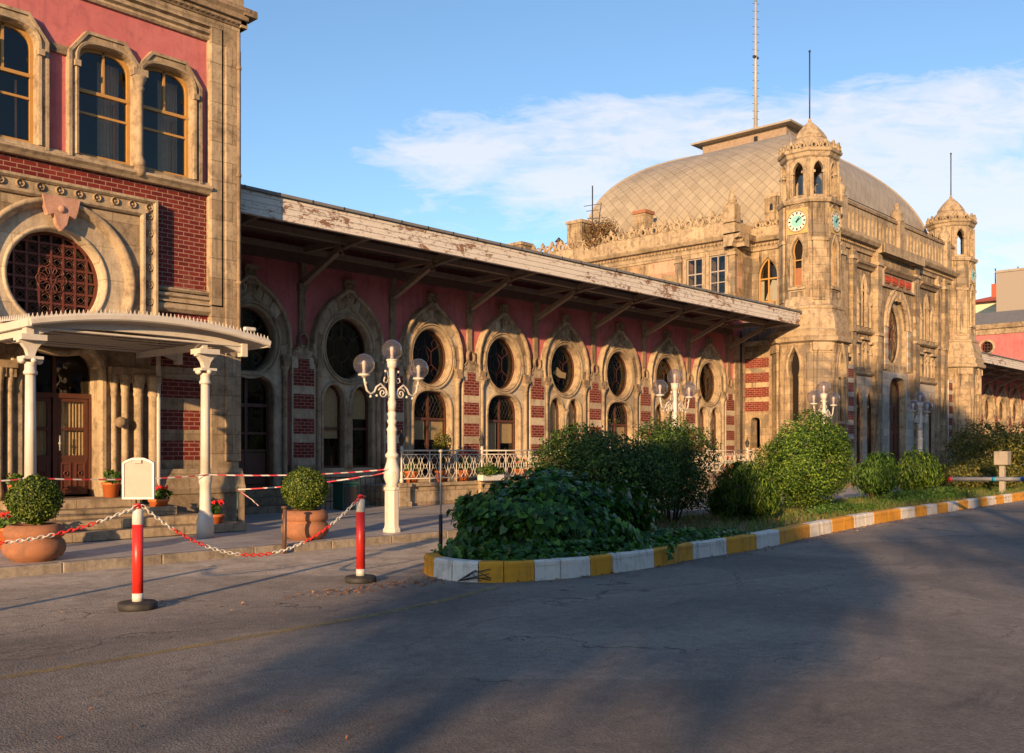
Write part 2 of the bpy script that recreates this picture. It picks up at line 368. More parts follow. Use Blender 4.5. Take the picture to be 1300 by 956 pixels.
    def build(s, name, parent=None, label=None, bevel=0, recalc=True):
        me = bpy.data.meshes.new(name)
        off = Vector((0, 0, 0)); p = parent
        while p is not None:
            off += Vector(p.location); p = p.parent
        me.from_pydata([(a[0]-off.x, a[1]-off.y, a[2]-off.z) for a in s.v], [], s.f)
        for m in s.mats: me.materials.append(m)
        me.polygons.foreach_set('material_index', s.m); me.polygons.foreach_set('use_smooth', s.sm)
        if recalc:
            import bmesh
            b = bmesh.new(); b.from_mesh(me); bmesh.ops.recalc_face_normals(b, faces=b.faces); b.to_mesh(me); b.free()
        me.update()
        o = bpy.data.objects.new(name, me); COL.objects.link(o)
        if parent is not None: o.parent = parent
        if label: o['label'] = label
        if bevel:
            md = o.modifiers.new('edge', 'BEVEL'); md.width = bevel; md.segments = 1; md.limit_method = 'ANGLE'; md.angle_limit = 1.0
        return o

def thing(name, label, cat, loc=(0, 0, 0), group=None, rot=0):
    o = bpy.data.objects.new(name, None); COL.objects.link(o); o.location = loc; o.rotation_euler = (0, 0, rot); o.empty_display_size = .2
    o['label'] = label; o['category'] = cat
    if group: o['group'] = group
    return o
def tag(o, label=None, cat=None, group=None, kind=None):
    if label: o['label'] = label
    if cat: o['category'] = cat
    if group: o['group'] = group
    if kind: o['kind'] = kind
    return o
def copy_tree(o, loc=None, parent=None, label=None):
    c = o.copy(); COL.objects.link(c)
    if parent is not None: c.parent = parent
    if loc is not None: c.location = loc
    if label: c['label'] = label
    for ch in list(o.children): copy_tree(ch, None, c)
    return c

# ------------------------------------------------------------------ 2D outlines
def ell(cx, cz, a, b, n=40, p=2.0, a0=0):
    out = []
    for i in range(n):
        q = 2*PI*i/n + a0; c, s_ = math.cos(q), math.sin(q)
        out.append((cx + a*math.copysign(abs(c)**(2/p), c), cz + b*math.copysign(abs(s_)**(2/p), s_)))
    return out
def arc_top(cx, zs, w, rise, kind='round', n=14):
    h = w/2; out = []
    if kind in ('round', 'basket'):
        p = 2 if kind == 'round' else 2.9
        for i in range(n+1):
            q = PI*(1 - i/n); c, s_ = math.cos(q), math.sin(q)
            out.append((cx + h*math.copysign(abs(c)**(2/p), c), zs + rise*abs(s_)**(2/p)))
    elif kind == 'point':
        R = (h*h + rise*rise)/(2*h); th = math.asin(min(1, rise/R)); k = n//2
        L = [(-h + R - R*math.cos(th*i/k), R*math.sin(th*i/k)) for i in range(k+1)]
        L[-1] = (0, rise)
        out = [(cx + x, zs + z) for x, z in L] + [(cx - x, zs + z) for x, z in reversed(L[:-1])]
    elif kind == 'horseshoe':
        # narrower at the springing than at mid height
        R = h*1.0; k = n
        L = []
        for i in range(k+1):
            q = PI*1.22 - i*(PI*1.44)/k
            L.append((R*math.cos(q), R*math.sin(q)))
        z0 = L[0][1]; sc = rise/(L[k//2][1]-z0)
        out = [(cx + x, zs + (z - z0)*sc*(1 + .18*max(0, 1-abs(x)/h*2.2))) for x, z in L]
    elif kind == 'ogee':
        base = [(-1, 0), (-1.03, .18), (-.98, .4), (-.84, .6), (-.62, .76), (-.38, .87), (-.17, .94), (-.07, 1.0)]
        L = [(cx + x*h, zs + z*rise) for x, z in base]
        out = L + [(2*cx - x, z) for x, z in reversed(L)]
    return out
def opening(cx, z0, w, zs, rise, kind='round', n=14):
    t = arc_top(cx, zs, w, rise, kind, n)
    a = t[0][0]; b = t[-1][0]
    return [(a, z0)] + t + [(b, z0)]
def rect(x0, x1, z0, z1): return [(x0, z0), (x0, z1), (x1, z1), (x1, z0)]
def spiral(cx, cz, r0, turns, a0=0, sgn=1, n=18):
    return [(cx + r0*(1 - .85*i/n)*math.cos(a0 + sgn*2*PI*turns*i/n), cz + r0*(1 - .85*i/n)*math.sin(a0 + sgn*2*PI*turns*i/n)) for i in range(n+1)]
def to3(fr, pts, w): return [fr(p[0], p[1], w) for p in pts]
RIM = [(0, 0), (0, .05), (.03, .075), (.06, .05), (.10, .05), (.12, .02), (.12, 0)]
# ------------------------------------------------------------------ shared pieces
def stringcourse(mb, u0, u1, z0, prof, fr, mat):
    """prof: (z above z0, w) ladder extruded along u"""
    n = len(prof); vs = [fr(u, z0 + z, w) for u in (u0, u1) for (z, w) in prof]
    fs = [(i, i+1, n+i+1, n+i) for i in range(n-1)] + [tuple(range(n)), tuple(range(n, 2*n))]
    mb.add(vs, fs, mat)
CORN = lambda p, h: [(0, 0), (0, p*.25), (h*.2, p*.35), (h*.3, p*.35), (h*.45, p*.6), (h*.55, p*.9), (h*.6, p), (h*.85, p), (h, p*.92), (h, 0)]

def casement(parent, name, cx, z0, z1, w, fr, dep, arch=None, mat=None, trans=None, mull=(.5,), bars=(), fw=.05, gl=True, label=None, leading=None):
    """a glazed window set back by dep in an opening; arch=(zs, rise, kind)"""
    mat = mat or M['wood']; mb = MB()
    out = opening(cx, z0, w, arch[0], arch[1], arch[2]) if arch else rect(cx-w/2, cx+w/2, z0, z1)
    top = (arch[0] + arch[1]) if arch else z1
    ri = [(cx + (x-cx)*(1-2*fw/w), z0+fw + (z-z0)*(1-2*fw/(top-z0))) for x, z in out]
    mb.plate(out, [ri], dep-.03, dep+.03, fr, mat)
    if trans: mb.box(cx-w/2+.01, cx+w/2-.01, dep-.028, dep+.036, trans-fw*.5, trans+fw*.5, mat, fr)
    lim = trans if trans else top
    for q in mull:
        x = cx - w/2 + w*q
        mb.box(x-fw*.45, x+fw*.45, dep-.026, dep+.028, z0+.02, (top if abs(q-.5) < .2 else lim)-.03, mat, fr)
    for z in bars: mb.box(cx-w/2+.02, cx+w/2-.02, dep-.02, dep+.022, z-fw*.35, z+fw*.35, mat, fr)
    o = mb.build(name, parent, label)
    if gl:
        g = MB(); g.plate(ri, [], dep-.006, dep-.001, fr, M['glass']); g.build('pane', o)
    if leading:
        l = MB(); l_z0, l_z1 = leading
        k = 0
        for i in range(-6, 7):
            for sg in (1, -1):
                a = (cx + i*.13 - sg*.2, l_z0); b = (cx + i*.13 + sg*.2, l_z1)
                pts = [(a[0] + (b[0]-a[0])*q, a[1] + (b[1]-a[1])*q) for q in [j/10 for j in range(11)]]
                hw = w/2 - .04
                pts = [p for p in pts if abs(p[0]-cx) < hw - max(0, (p[1]-arch[0])/arch[1])**3*hw*.7]
                if len(pts) > 1: l.tube(to3(fr, [pts[0], pts[-1]], dep+.02), .006, M['iron'], 3)
        if l.v: l.build('leading', o)
    return o

# ------------------------------------------------------------------ the long wing with oval windows
YW, BAY, X0 = 19.7, 2.82, 12.33
def wing():
    t = thing('station_wing', 'long pink station wing with oval windows under a peeling white canopy, left of the dome', 'building', (9.9, YW, 0), 'low side wings of the station')
    F = FRONT(YW); XE = 34.7; XS = 9.0
    kinds = ['door', 'pair', 'single', 'single', 'pair', 'single', 'pair', 'pair']
    ovc = 4.04; holes = []; per = []
    for i, k in enumerate(kinds):
        c = X0 + BAY*i; H = []
        ov = ell(c, ovc, .70, .78, 40)
        if k == 'door': H.append(opening(c+.02, .62, 1.25, 2.75, .5, 'basket'))
        elif k == 'single': H.append(opening(c+.02, .82, 1.38, 2.45, .68, 'basket'))
        else:
            for s_ in (-1, 1): H.append(opening(c + s_*.44, 1.07 if k == 'pair' else .8, .66, 2.72, .42, 'round'))
        per.append(H); holes += [ov] + H
    mb = MB(); mb.plate(rect(XS, XE, 0, 6.72), holes, -.17, 0, F, M['pink'], M['stone']); mb.build('wall', t)
    # back of the building
    mb = MB(); mb.box(XS, XE, YW+1.2, YW+9, 0, 6.6, M['dark_room']); mb.box(XS, XE, YW+.4, YW+1.2, .05, .6, M['dark_room'])
    mb.box(XS, XE, YW+.4, YW+1.2, 5.6, 6.6, M['dark_room']); mb.build('interior', t)
    # stone plinth
    mb = MB(); mb.plate(rect(XS, XE, .0, 1.0), [rect(c-.63, c+.67, .62, 1.1) for c in [X0]] and [], 0.0, .05, F, M['stone_x'])
    for i, k in enumerate(kinds):
        c = X0 + BAY*i
    stp = MB(); stp.plate([(XS, .0), (XS, .62), (XE, .62), (XE, 0)], [], .0, .10, F, M['stone_x']); stp.build('plinth', t)
    for i, k in enumerate(kinds):
        c = X0 + BAY*i
        # facing of pale stone up to the ogee arch round the oval
        og = [(c-1.04, .62)] + [(x, z) for x, z in arc_top(c, 3.72, 2.02, 1.72, 'ogee')] + [(c+1.04, .62)]
        b = MB(); b.plate(og, [ell(c, ovc, .70, .78, 40)] + [[(x, max(z, .625)) for x, z in h] for h in per[i]], 0, .06, F, M['cream_x'])
        # ogee hood moulding with darker voussoir band inside it
        top = arc_top(c, 3.72, 2.02, 1.72, 'ogee')
        b.sweep(top, [(-.02, .05), (-.02, .12), (.0, .17), (.05, .18), (.08, .15), (.09, .0)], F, M['stone'])
        inn = [(c + (x-c)*.80, 3.72 + (z-3.72)*.80) for x, z in top]
        b.sweep(inn, [(-.03, .05), (-.03, .09), (.0, .12), (.02, .12), (.03, .06)], F, M['stone'])
        n_ = len(inn)
        for q in range(n_-1):      # wedge stones of alternating tone between the two mouldings
            a0, a1, b0, b1 = inn[q], inn[q+1], top[q], top[q+1]; e_ = .03
            A = (a0[0]+(a1[0]-a0[0])*e_, a0[1]+(a1[1]-a0[1])*e_); B = (a1[0]+(a0[0]-a1[0])*e_, a1[1]+(a0[1]-a1[1])*e_)
            Cc = (b1[0]+(b0[0]-b1[0])*e_, b1[1]+(b0[1]-b1[1])*e_); D_ = (b0[0]+(b1[0]-b0[0])*e_, b0[1]+(b1[1]-b0[1])*e_)
            hh_ = .085 + .006*((q*7+i*3) % 3)
            b.add([F(p[0], p[1], w_) for w_ in (.05, hh_) for p in (A, B, Cc, D_)], [(4, 5, 6, 7), (0, 1, 5, 4), (1, 2, 6, 5), (2, 3, 7, 6), (3, 0, 4, 7)], M[('stone', 'stone_dark', 'stone', 'cream_x', 'stone_dark')[(q*3+i) % 5]])
        fac = b.build('window_surround', t)
        # finial over the hood
        f = MB()
        f.box(c-.13, c+.13, .06, .16, 5.30, 5.48, M['stone_dark'], F); f.box(c-.16, c+.16, .04, .2, 5.66, 5.74, M['stone_dark'], F)
        f.plate([(c-.13, 5.48), (c-.15, 5.66), (c+.15, 5.66), (c+.13, 5.48)], [], .02, .13, F, M['stone_dark'])
        f.sweep(ell(c, 5.58, .065, .085, 12)[::-1], [(0, .12), (.01, .17), (.035, .12)], F, M['stone_dark'], True)
        f.sweep([(c-.17, 5.18), (c-.22, 5.32), (c-.13, 5.42)], [(-.03, .08), (0, .15), (.03, .08)], F, M['stone_dark'])
        f.sweep([(c+.17, 5.18), (c+.22, 5.32), (c+.13, 5.42)], [(-.03, .08), (0, .15), (.03, .08)], F, M['stone_dark'])
        f.build('hood_finial', fac)
        # oval window: moulded ring, frame, tracery, glass
        r = MB(); r.sweep(ell(c, ovc, .70, .78, 48)[::-1], [(-.03, -.16), (-.03, .04), (-.01, .09), (.03, .11), (.035, .08), (.07, .08), (.08, .12), (.11, .12), (.12, .06)], F, M['stone'], True)
        ring = r.build('oval_ring', t)
        w = MB(); w.sweep(ell(c, ovc, .675, .755, 40), [(0, -.16), (0, -.11), (.04, -.11), (.04, -.16)], F, M['wood'], True)
        for rr in (.30, ):
            hx = [(c + rr*math.cos(PI/6 + PI/3*q)*.9, ovc + rr*1.15*math.sin(PI/6 + PI/3*q)) for q in range(6)]
            w.tube(to3(F, hx, -.22), .016, M['wood_red'], 4, True)
            for q, (hx_, hz_) in enumerate(hx):
                a = math.atan2((hz_-ovc)/.735, (hx_-c)/.655)
                w.tube(to3(F, [(hx_, hz_), (c + .65*math.cos(a), ovc + .73*math.sin(a))], -.22), .014, M['wood_red'], 4)
        dm = [(c, ovc+.30), (c-.15, ovc), (c, ovc-.30), (c+.15, ovc)]
        w.tube(to3(F, dm, -.22), .010, M['wood_red'], 4, True)
        for s_ in (-1, 1):
            w.tube(to3(F, ell(c + s_*.36, ovc + .38, .11, .13, 10), -.22), .009, M['wood_red'], 3, True)
            w.tube(to3(F, ell(c + s_*.36, ovc - .38, .11, .13, 10), -.22), .009, M['wood_red'], 3, True)
        wo = w.build('oval_window', t)
        g = MB(); g.plate(ell(c, ovc, .675, .755, 40), [], -.15, -.145, F, M['glass']); g.build('pane', wo)
        if i == 4:
            e = MB(); e.plate([(c-.3, 3.92), (c-.1, 4.12), (c+.12, 3.98), (c+.34, 3.96), (c+.3, 3.78), (c, 3.8)], [], -.19, -.17, F, M['blind']); e.build('torn_panel', wo, 'torn cardboard panel behind broken oval glass')
        # openings below
        for j, h in enumerate(per[i]):
            hh = h[1:-1]; hc = (h[0][0]+h[-1][0])/2; hw = h[-1][0]-h[0][0]; z0 = h[0][1]
            m_ = MB(); m_.sweep([(hc-hw/2, z0)] + hh + [(hc+hw/2, z0)], [(-.02, -.1), (-.02, .07), (0, .10), (.05, .10), (.08, .06)], F, M['stone'])
            m_.build('arch_moulding', fac)
            if k == 'single':
                wn = casement(t, 'arched_window', hc, z0, 0, hw, F, -.14, (2.45, .68, 'basket'), M['wood'], 2.36, (.5,), (1.3,), .07, True, None, (2.4, 3.12))
                bl = MB()
                for s_ in (-1, 1): bl.box(hc + s_*.345-.26, hc + s_*.345+.26, -.19, -.18, [1.72, 1.45, 1.8, 1.6][i % 4] + .12*s_*(i % 2), 2.32, M['blind'], F)
                bl.build('blind', wn)
            elif k == 'pair':
                wn = casement(t, 'lancet_window', hc, z0, 0, hw, F, -.12, (2.72, .42, 'round'), M['wood'], 2.05, (), (), .055)
                bl = MB(); bl.plate(opening(hc, [2.1, 1.8, 2.3][(i+j) % 3], hw-.12, 2.72, .36, 'round'), [], -.17, -.16, F, M['blind']); bl.build('blind', wn)
            else:
                d = casement(t, 'door', hc, z0, 0, hw, F, -.13, (2.75, .5, 'basket'), M['wood'], 2.55, (.5,), (1.5, 1.9), .08)
                p = MB(); p.box(hc-.52, hc+.52, -.15, -.11, z0+.1, 1.45, M['wood'], F); p.build('door_panel', d)
        # shaft between the pair of lancets / shafts at the sides with capitals
        sh = MB()
        def shaft(x, z0, z1, r, w):
            px, py, _ = F(x, 0, w); sh.lathe([(r*1.5, z0), (r*1.5, z0+.1), (r*1.15, z0+.16), (r, z0+.2), (r, z1-.22), (r*1.3, z1-.2), (r*1.1, z1-.15), (r*1.9, z1-.02), (r*1.9, z1)], (px, py, 0), M['stone'], 10)
        for s_ in (-1, 1):
            sh = MB(); shaft(c + s_*.93, .62, 3.5, .062, .10)
            sh.box(c + s_*.93-.10, c + s_*.93+.10, .05, .22, 3.50, 3.60, M['stone_dark'], F)
            sh.box(c + s_*.95-.12, c + s_*.95+.12, .05, .17, 3.60, 3.76, M['stone_dark'], F); sh.build('colonnette', fac)
        if k == 'pair': sh = MB(); shaft(c, 1.07, 2.72, .055, .07); sh.box(c-.1, c+.1, 0, .14, 2.72, 2.8, M['stone'], F); sh.build('mullion_column', t)
    # piers with brick bands, lyre ornament, pilaster strip and bracket
    for i in range(-1, 9):
        x = X0 + BAY*(i-.5)+.04
        if i < 0: x = 9.5
        if x > XE-.2: continue
        b = MB(); b.box(x-.34, x+.34, .0, .13, .62, 3.72, M['cream_x'], F)
        b.box(x-.38, x+.38, .0, .18, .62, 1.15, M['stone_x'], F)
        b.plate([(x-.34, 3.72), (x-.30, 3.86), (x-.16, 3.9), (x-.14, 4.02), (x+.14, 4.02), (x+.16, 3.9), (x+.30, 3.86), (x+.34, 3.72)], [], 0, .13, F, M['stone'])
        pier = b.build('pier', t)
        bb = MB()
        for z0, z1 in ((1.33, 1.69), (1.90, 2.27), (2.49, 2.85), (3.05, 3.46)): bb.box(x-.295, x+.295, .1, .134, z0, z1, M['brick_x'], F)
        bb.box(x-.16, x+.16, .1, .134, 3.46, 3.70, M['brick_x'], F)
        bb.build('brick_bands', pier)
        o = MB()
        o.sweep(ell(x, 4.12, .10, .15, 16)[::-1], [(0, .08), (.015, .15), (.05, .15), (.065, .05)], F, M['stone_dark'], True)
        for s_ in (-1, 1):
            o.tube(to3(F, [(x + s_*q[0], q[1]) for q in ((.13, 4.05), (.2, 3.93), (.29, 3.88), (.31, 3.80), (.26, 3.76), (.23, 3.81))], .12), .028, M['stone_dark'], 5)
        o.build('scroll_ornament', pier)
        s2 = MB(); s2.box(x-.085, x+.085, 0, .07, 4.28, 5.35, M['stone_dark'], F); s2.box(x-.12, x+.12, 0, .14, 5.35, 5.5, M['stone_dark'], F); s2.build('pilaster_strip', pier)
        br = MB()
        def beam(p, q, wd, ht, mat):
            a, c_ = Vector(p), Vector(q); d = c_ - a; n = Vector((0, -d.z, d.y)).normalized()*ht/2
            br.add([a + n + Vector((sx, 0, 0)) for sx in (-wd/2, wd/2)] + [a - n + Vector((sx, 0, 0)) for sx in (wd/2, -wd/2)] + [c_ + n + Vector((sx, 0, 0)) for sx in (-wd/2, wd/2)] + [c_ - n + Vector((sx, 0, 0)) for sx in (wd/2, -wd/2)],
                   [(0,1,2,3), (4,7,6,5), (0,4,5,1), (2,6,7,3), (1,5,6,2), (0,3,7,4)], mat)
        beam((x, YW-.1, 5.50), (x, 18.05, 6.18), .13, .13, M['timber_pale'])
        beam((x, YW-.02, 6.28), (x, 16.95, 6.28), .13, .14, M['timber_pale'])
        beam((x, YW-.07, 5.4), (x, YW-.07, 6.25), .13, .14, M['timber_pale'])
        br.tube([(x, 18.1, 6.10), (x, 17.8, 6.16), (x, 17.35, 6.20), (x, 17.0, 6.22)], .05, M['timber_pale'], 4)
        br.tube([(x, 18.18, 6.05), (x, 18.1, 5.98), (x, 18.02, 6.02)], .035, M['timber_pale'], 4)
        br.build('bracket', t)
    q_ = MB(); q_.box(33.93, 34.68, 0, .10, .62, 5.95, M['stone_x'], F); qq = q_.build('quoin', t)
    # canopy roof
    X1, X2 = 9.9, 33.7
    r = MB(); r.box(X1, X2, 16.88, YW+9, 6.53, 6.585, M['timber'])
    for k in range(60):
        y = 16.95 + k*.14
        if y < YW: r.box(X1, X2, y, y+.008, 6.515, 6.53, M['timber_pale'])
    r.box(X1, X2, 17.98, 18.12, 6.22, 6.36, M['timber_pale']); r.box(X1, X2, YW-.22, YW-.02, 6.20, 6.34, M['timber_pale']); r.box(X1, X2, YW-.16, YW-.02, 5.98, 6.20, M['timber'])
    r.box(X1, X2, 18.0, 18.1, 6.36, 6.53, M['timber'])
    roof = r.build('canopy_soffit', t)
    fa = MB(); fa.box(X1, X2, 16.80, 16.88, 6.13, 6.60, M['fascia']); fa.box(X2, X2+.06, 16.80, 18.2, 6.13, 6.60, M['fascia'])
    fa.build('fascia', t, 'peeling white board fascia along the canopy edge', .006)
    fl = MB(); fl.box(X1, X2+.1, 16.74, 17.3, 6.602, 6.66, M['slate'])
    for k in range(30): fl.box(X1+.5+k*.8, X1+.53+k*.8, 16.735, 16.745, 6.60, 6.665, M['iron'])
    fl.add([(X1, 17.2, 6.64), (X2+.1, 17.2, 6.64), (X2+.1, YW+4, 7.0), (X1, YW+4, 7.0), (X1, YW+9, 6.7), (X2+.1, YW+9, 6.7)], [(0,1,2,3), (3,2,5,4)], M['slate'])
    fl.build('roof_felt', t)
    dp = MB(); px = 34.35; dp.tube([(px, YW-.12, .12), (px, YW-.12, 6.2)], .05, M['iron'], 8)
    for z in (1.5, 3, 4.5): dp.lathe([(.065, z), (.065, z+.05)], (px, YW-.12, 0), M['iron'], 8)
    dp.build('downpipe', t)
    return t
WING = wing()
W2 = copy_tree(WING, loc=(9.9+40.9, YW, 0), label='pink station wing receding to the right beyond the domed hall')

# ------------------------------------------------------------------ near end pavilion (left)
def pavilion():
    t = thing('end_pavilion', 'tall pink and brick pavilion with a big round lattice window at the left edge', 'building', (6.69, 16.4, 0))
    F = FRONT(16.4); C = 6.69; XL, XR = 3.38, 10.0
    # upper storey
    wins = [(4.79, .98), (5.88, .98), (7.50, .98), (8.60, .98)]
    zs, rise, z0 = 7.98, .34, 6.42
    uh = [opening(cx, z0, w, zs, rise, 'basket') for cx, w in wins]
    b = MB(); b.plate(rect(XL, 9.42, 6.22, 9.06), uh, -.13, 0, F, M['pink'], M['stone']); b.build('upper_wall', t)
    b = MB(); b.plate(rect(XL, 9.42, 3.2, 6.22), [ell(C, 4.33, .8, .8, 40)], -.4, -.001, F, M['brick_x'], M['stone']); b.build('brick_wall', t)
    dz = [opening(C+.08, .72, 1.26, 2.72, .48, 'basket')]
    b = MB(); b.plate(rect(XL, 9.42, .12, 3.2), dz, -.4, 0, F, M['stone_x']); b.build('lower_wall', t)
    # body behind
    b = MB(); b.box(XL-1.5, XR-.01, 17.9, 30, .1, 9.6, M['stone_x']); b.box(XR-.3, XR-.005, 16.8, 17.9, .1, 9.6, M['stone_y'])
    b.box(XL-1.5, XL, 16.8, 17.9, .1, 9.6, M['stone_y']); b.box(XL-1.5, XL, 16.41, 16.8, .1, 9.6, M['stone_x']); b.build('side_walls', t)
    b = MB(); b.box(XL, XR-.32, 17.7, 17.88, .2, 9.5, M['dark_room']); b.box(XL, XR-.32, 16.82, 17.88, 6.0, 6.1, M['dark_room']); b.box(XL, XR-.32, 16.82, 17.88, .5, .7, M['dark_room']); b.box(XL, XR-.32, 16.82, 17.88, 3.25, 3.3, M['dark_room']); b.build('interior', t)
    # window surrounds with chamfered hoods
    for pair in ((0, 1), (2, 3)):
        s_ = MB(); hs = [uh[k] for k in pair]; a, c_ = wins[pair[0]][0], wins[pair[1]][0]
        O = [(a-.63, 6.36)]
        O += [(a-.63, 8.10), (a-.34, 8.48), (a+.30, 8.48), ((a+c_)/2, 8.16), (c_-.30, 8.48), (c_+.34, 8.48), (c_+.63, 8.10), (c_+.63, 6.36)]
        s_.plate(O, hs, 0, .09, F, M['stone_x'])
        s_.sweep(O, [(-.03, .05), (-.03, .12), (.02, .12), (.03, .0)], F, M['stone'])
        for k in pair:
            cx, w = wins[k]; tp = arc_top(cx, zs, w, rise, 'basket')
            s_.sweep([(cx-w/2, z0)] + tp + [(cx+w/2, z0)], [(-.02, -.2), (-.02, .06), (0, .12), (.04, .13), (.055, .09)], F, M['stone'])
            s_.box(cx-w/2-.08, cx-w/2+.02, .05, .16, zs-.12, zs-.02, M['stone'], F); s_.box(cx+w/2-.02, cx+w/2+.08, .05, .16, zs-.12, zs-.02, M['stone'], F)
        mx = (a+c_)/2; px, py, _ = F(mx, 0, .12)
        s_.lathe([(.10, 6.42), (.10, 6.52), (.07, 6.58), (.062, 6.62), (.062, 7.72), (.09, 7.78), (.07, 7.82), (.12, 7.94), (.12, 7.98)], (px, py, 0), M['stone'], 12)
        s_.sphere((px, py-.03, 6.36), .11, M['stone_dark'], 10, 6, 1, .7, 1.1)
        s_.box(mx-.13, mx+.13, .05, .19, 7.98, 8.1, M['stone'], F)
        s_.build('window_surround', t)
    s_ = MB(); s_.box(6.41, 6.92, 0, .05, 8.02, 8.16, M['stone_dark'], F); s_.build('impost_band', t)
    for k, (cx, w) in enumerate(wins):
        wn = casement(t, 'sash_window', cx, z0+.02, 0, w-.04, F, -.09, (zs, rise-.02, 'basket'), M['wood_gold'], 7.55, (), (7.18,), .055)
        e = MB(); e.box(cx-.02, cx+.02, -.11, -.06, 7.57, 8.28, M['wood_gold'], F); e.box(cx+.26, cx+.29, -.30, -.26, z0+.05, 7.5, M['wood_gold'], F)
        e.build('glazing_bar', wn)
        cu = MB(); vs = []
        n = 26
        for i in range(n+1):
            x = cx + .02 + .36*i/n; d = -.34 + .035*math.sin(i*1.5)
            vs += [F(x, z0+.05, d), F(x, 8.2, d)]
        cu.add(vs, [(2*i, 2*i+1, 2*i+3, 2*i+2) for i in range(n)], M['blind'], True); 
        if k % 2 == 0 or k == 3: cu.build('curtain', wn)
    b = MB(); stringcourse(b, XL, 9.42, 6.20, [(0, 0), (0, .10), (.05, .14), (.09, .19), (.13, .19), (.16, .1), (.22, .06), (.22, 0)], F, M['stone']); b.build('sill_course', t)
    # moulded panel frame + corner pilaster
    b = MB()
    fr_prof = [(0, 0), (0, .05), (.035, .08), (.07, .05), (.09, .05), (.12, .11), (.16, .11), (.19, .06), (.22, .06), (.24, .13), (.27, .13)]
    path = [(XL, 9.04), (9.40, 9.04), (9.40, 4.42), (8.3, 4.42)]
    b.sweep(path, fr_prof, F, M['stone'])
    b.build('panel_moulding', t)
    b = MB(); b.box(9.42, XR, -.3, .13, .12, 9.3, M['stone_x'], F); b.box(9.42, 9.66, .1, .10, .12, 9.3, M['stone_x'], F)
    b.box(9.70, XR+.02, -.32, .17, 1.3, 9.0, M['stone_x'], F)
    b.build('corner_pilaster', t, None, .01)
    b = MB(); b.box(8.24, XR+.06, -.3, .22, .12, .72, M['stone_dark'], F); stringcourse(b, 8.24, XR+.06, .72, [(0, 0), (0, .24), (.1, .26), (.18, .22), (.3, .2), (.38, .16), (.45, .13), (.45, 0)], F, M['stone_x']); b.build('plinth', t)
    b = MB(); stringcourse(b, 8.3, 9.42, 3.98, [(0, 0), (0, .06), (.06, .12), (.12, .12), (.2, .05), (.42, .05), (.42, 0)], F, M['stone']); b.box(8.3, 9.41, 0, .03, 4.2, 4.42, M['stone_x'], F); b.build('apron', t)
    b = MB()
    for z0_, z1_ in ((1.33, 1.68), (1.88, 2.23), (2.45, 2.78), (3.0, 3.3)): b.box(8.32, 9.36, 0, .006, z0_, z1_, M['brick_x'], F)
    b.build('brick_bands', t)
    # cornice
    b = MB(); b.box(XL, XR+.02, 0, .12, 9.3, 9.46, M['stone_x'], F)
    b.box(XL, XR-.02, .0, .05, 9.26, 9.32, M['stone'], F)
    stringcourse(b, XL, XR+.12, 9.44, [(0, -.3), (0, .14), (.05, .18), (.05, .2), (.12, .2), (.12, .26), (.2, .28), (.26, .33), (.33, .33), (.33, -.3)], F, M['stone_dark'])
    b.box(XL, XR+.04, -.4, .10, 9.77, 10.5, M['stone_x'], F)
    b.box(XL, XR+.04, .5-.9, .16, 10.4, 10.6, M['stone'], F)
    b.box(9.5, XR+.07, -.36, .18, 9.77, 10.9, M['stone'], F)
    dn = MB(); x = XL
    while x < XR: dn.box(x, x+.055, .1, .185, 9.475, 9.545, M['stone_dark'], F); x += .105
    b.build('cornice', t); dn.build('dentils', t)
    # return of the cornice
    b = MB(); b.box(XR, XR+.28, 16.08, 24, 9.64, 9.77, M['stone_dark']); b.box(XR, XR+.14, 16.2, 24, 9.44, 9.64, M['stone']); b.box(XR-.3, XR+.02, 16.8, 24, 9.77, 10.5, M['stone_y']); b.build('side_cornice', t)
    # arch panel with the round window
    Z = 4.33; b = MB()
    b.plate(rect(5.04, 8.34, 3.3, 5.86), [ell(C, Z, 1.24, 1.24, 48)], 0, .10, F, M['stone_x'])
    b.build('arch_panel', t)
    b = MB()
    b.plate([(5.04, 3.3), (5.04, 5.86), (8.34, 5.86), (8.34, 3.3), (8.08, 3.3), (8.08, 5.6), (5.30, 5.6), (5.30, 3.3)], [], .1, .125, F, M['stone'])
    for pth in ([(5.04, 3.3), (5.04, 5.86), (8.34, 5.86), (8.34, 3.3)], [(5.27, 3.3), (5.27, 5.62), (8.11, 5.62), (8.11, 3.3)]):
        b.sweep(pth, [(-.05, .12), (-.05, .15), (-.02, .19), (.02, .19), (.04, .0)], F, M['stone'])
    b.build('panel_border', t)
    b = MB()
    pts = [(5.155, 3.5 + .3*i) for i in range(8)] + [(8.225, 3.5 + .3*i) for i in range(8)] + [(5.155 + .307*i, 5.74) for i in range(11)]
    for x, z in pts:
        b.sweep(ell(x, z, .05, .05, 10)[::-1], [(0, .12), (.01, .16), (.03, .12)], F, M['stone_dark'], True)
        p3 = F(x, z, .13); b.sphere(p3, .022, M['stone'], 6, 4)
    b.build('rosettes', t)
    b = MB()
    b.sweep(ell(C, Z, 1.24, 1.24, 56)[::-1], [(-.10, .0), (-.10, .09), (-.05, .11), (-.04, .16), (.02, .18), (.05, .13), (.05, .09)], F, M['stone'], True, True)
    b.plate(ell(C, Z, 1.2, 1.2, 56), [ell(C, Z, .82, .82, 48)], -.05, .03, F, M['cream_x'])
    b.sweep(ell(C, Z, .78, .78, 56)[::-1], [(0, -.3), (0, .03), (.03, .06), (.06, .06), (.08, .02)], F, M['cream_x'], True, True)
    for s_ in (-1, 1):
        b.tube(to3(F, spiral(C + s_*1.18, 3.62, .12, 1.6, 0, s_), .14), .03, M['stone'], 5)
    rg = b.build('round_surround', t)
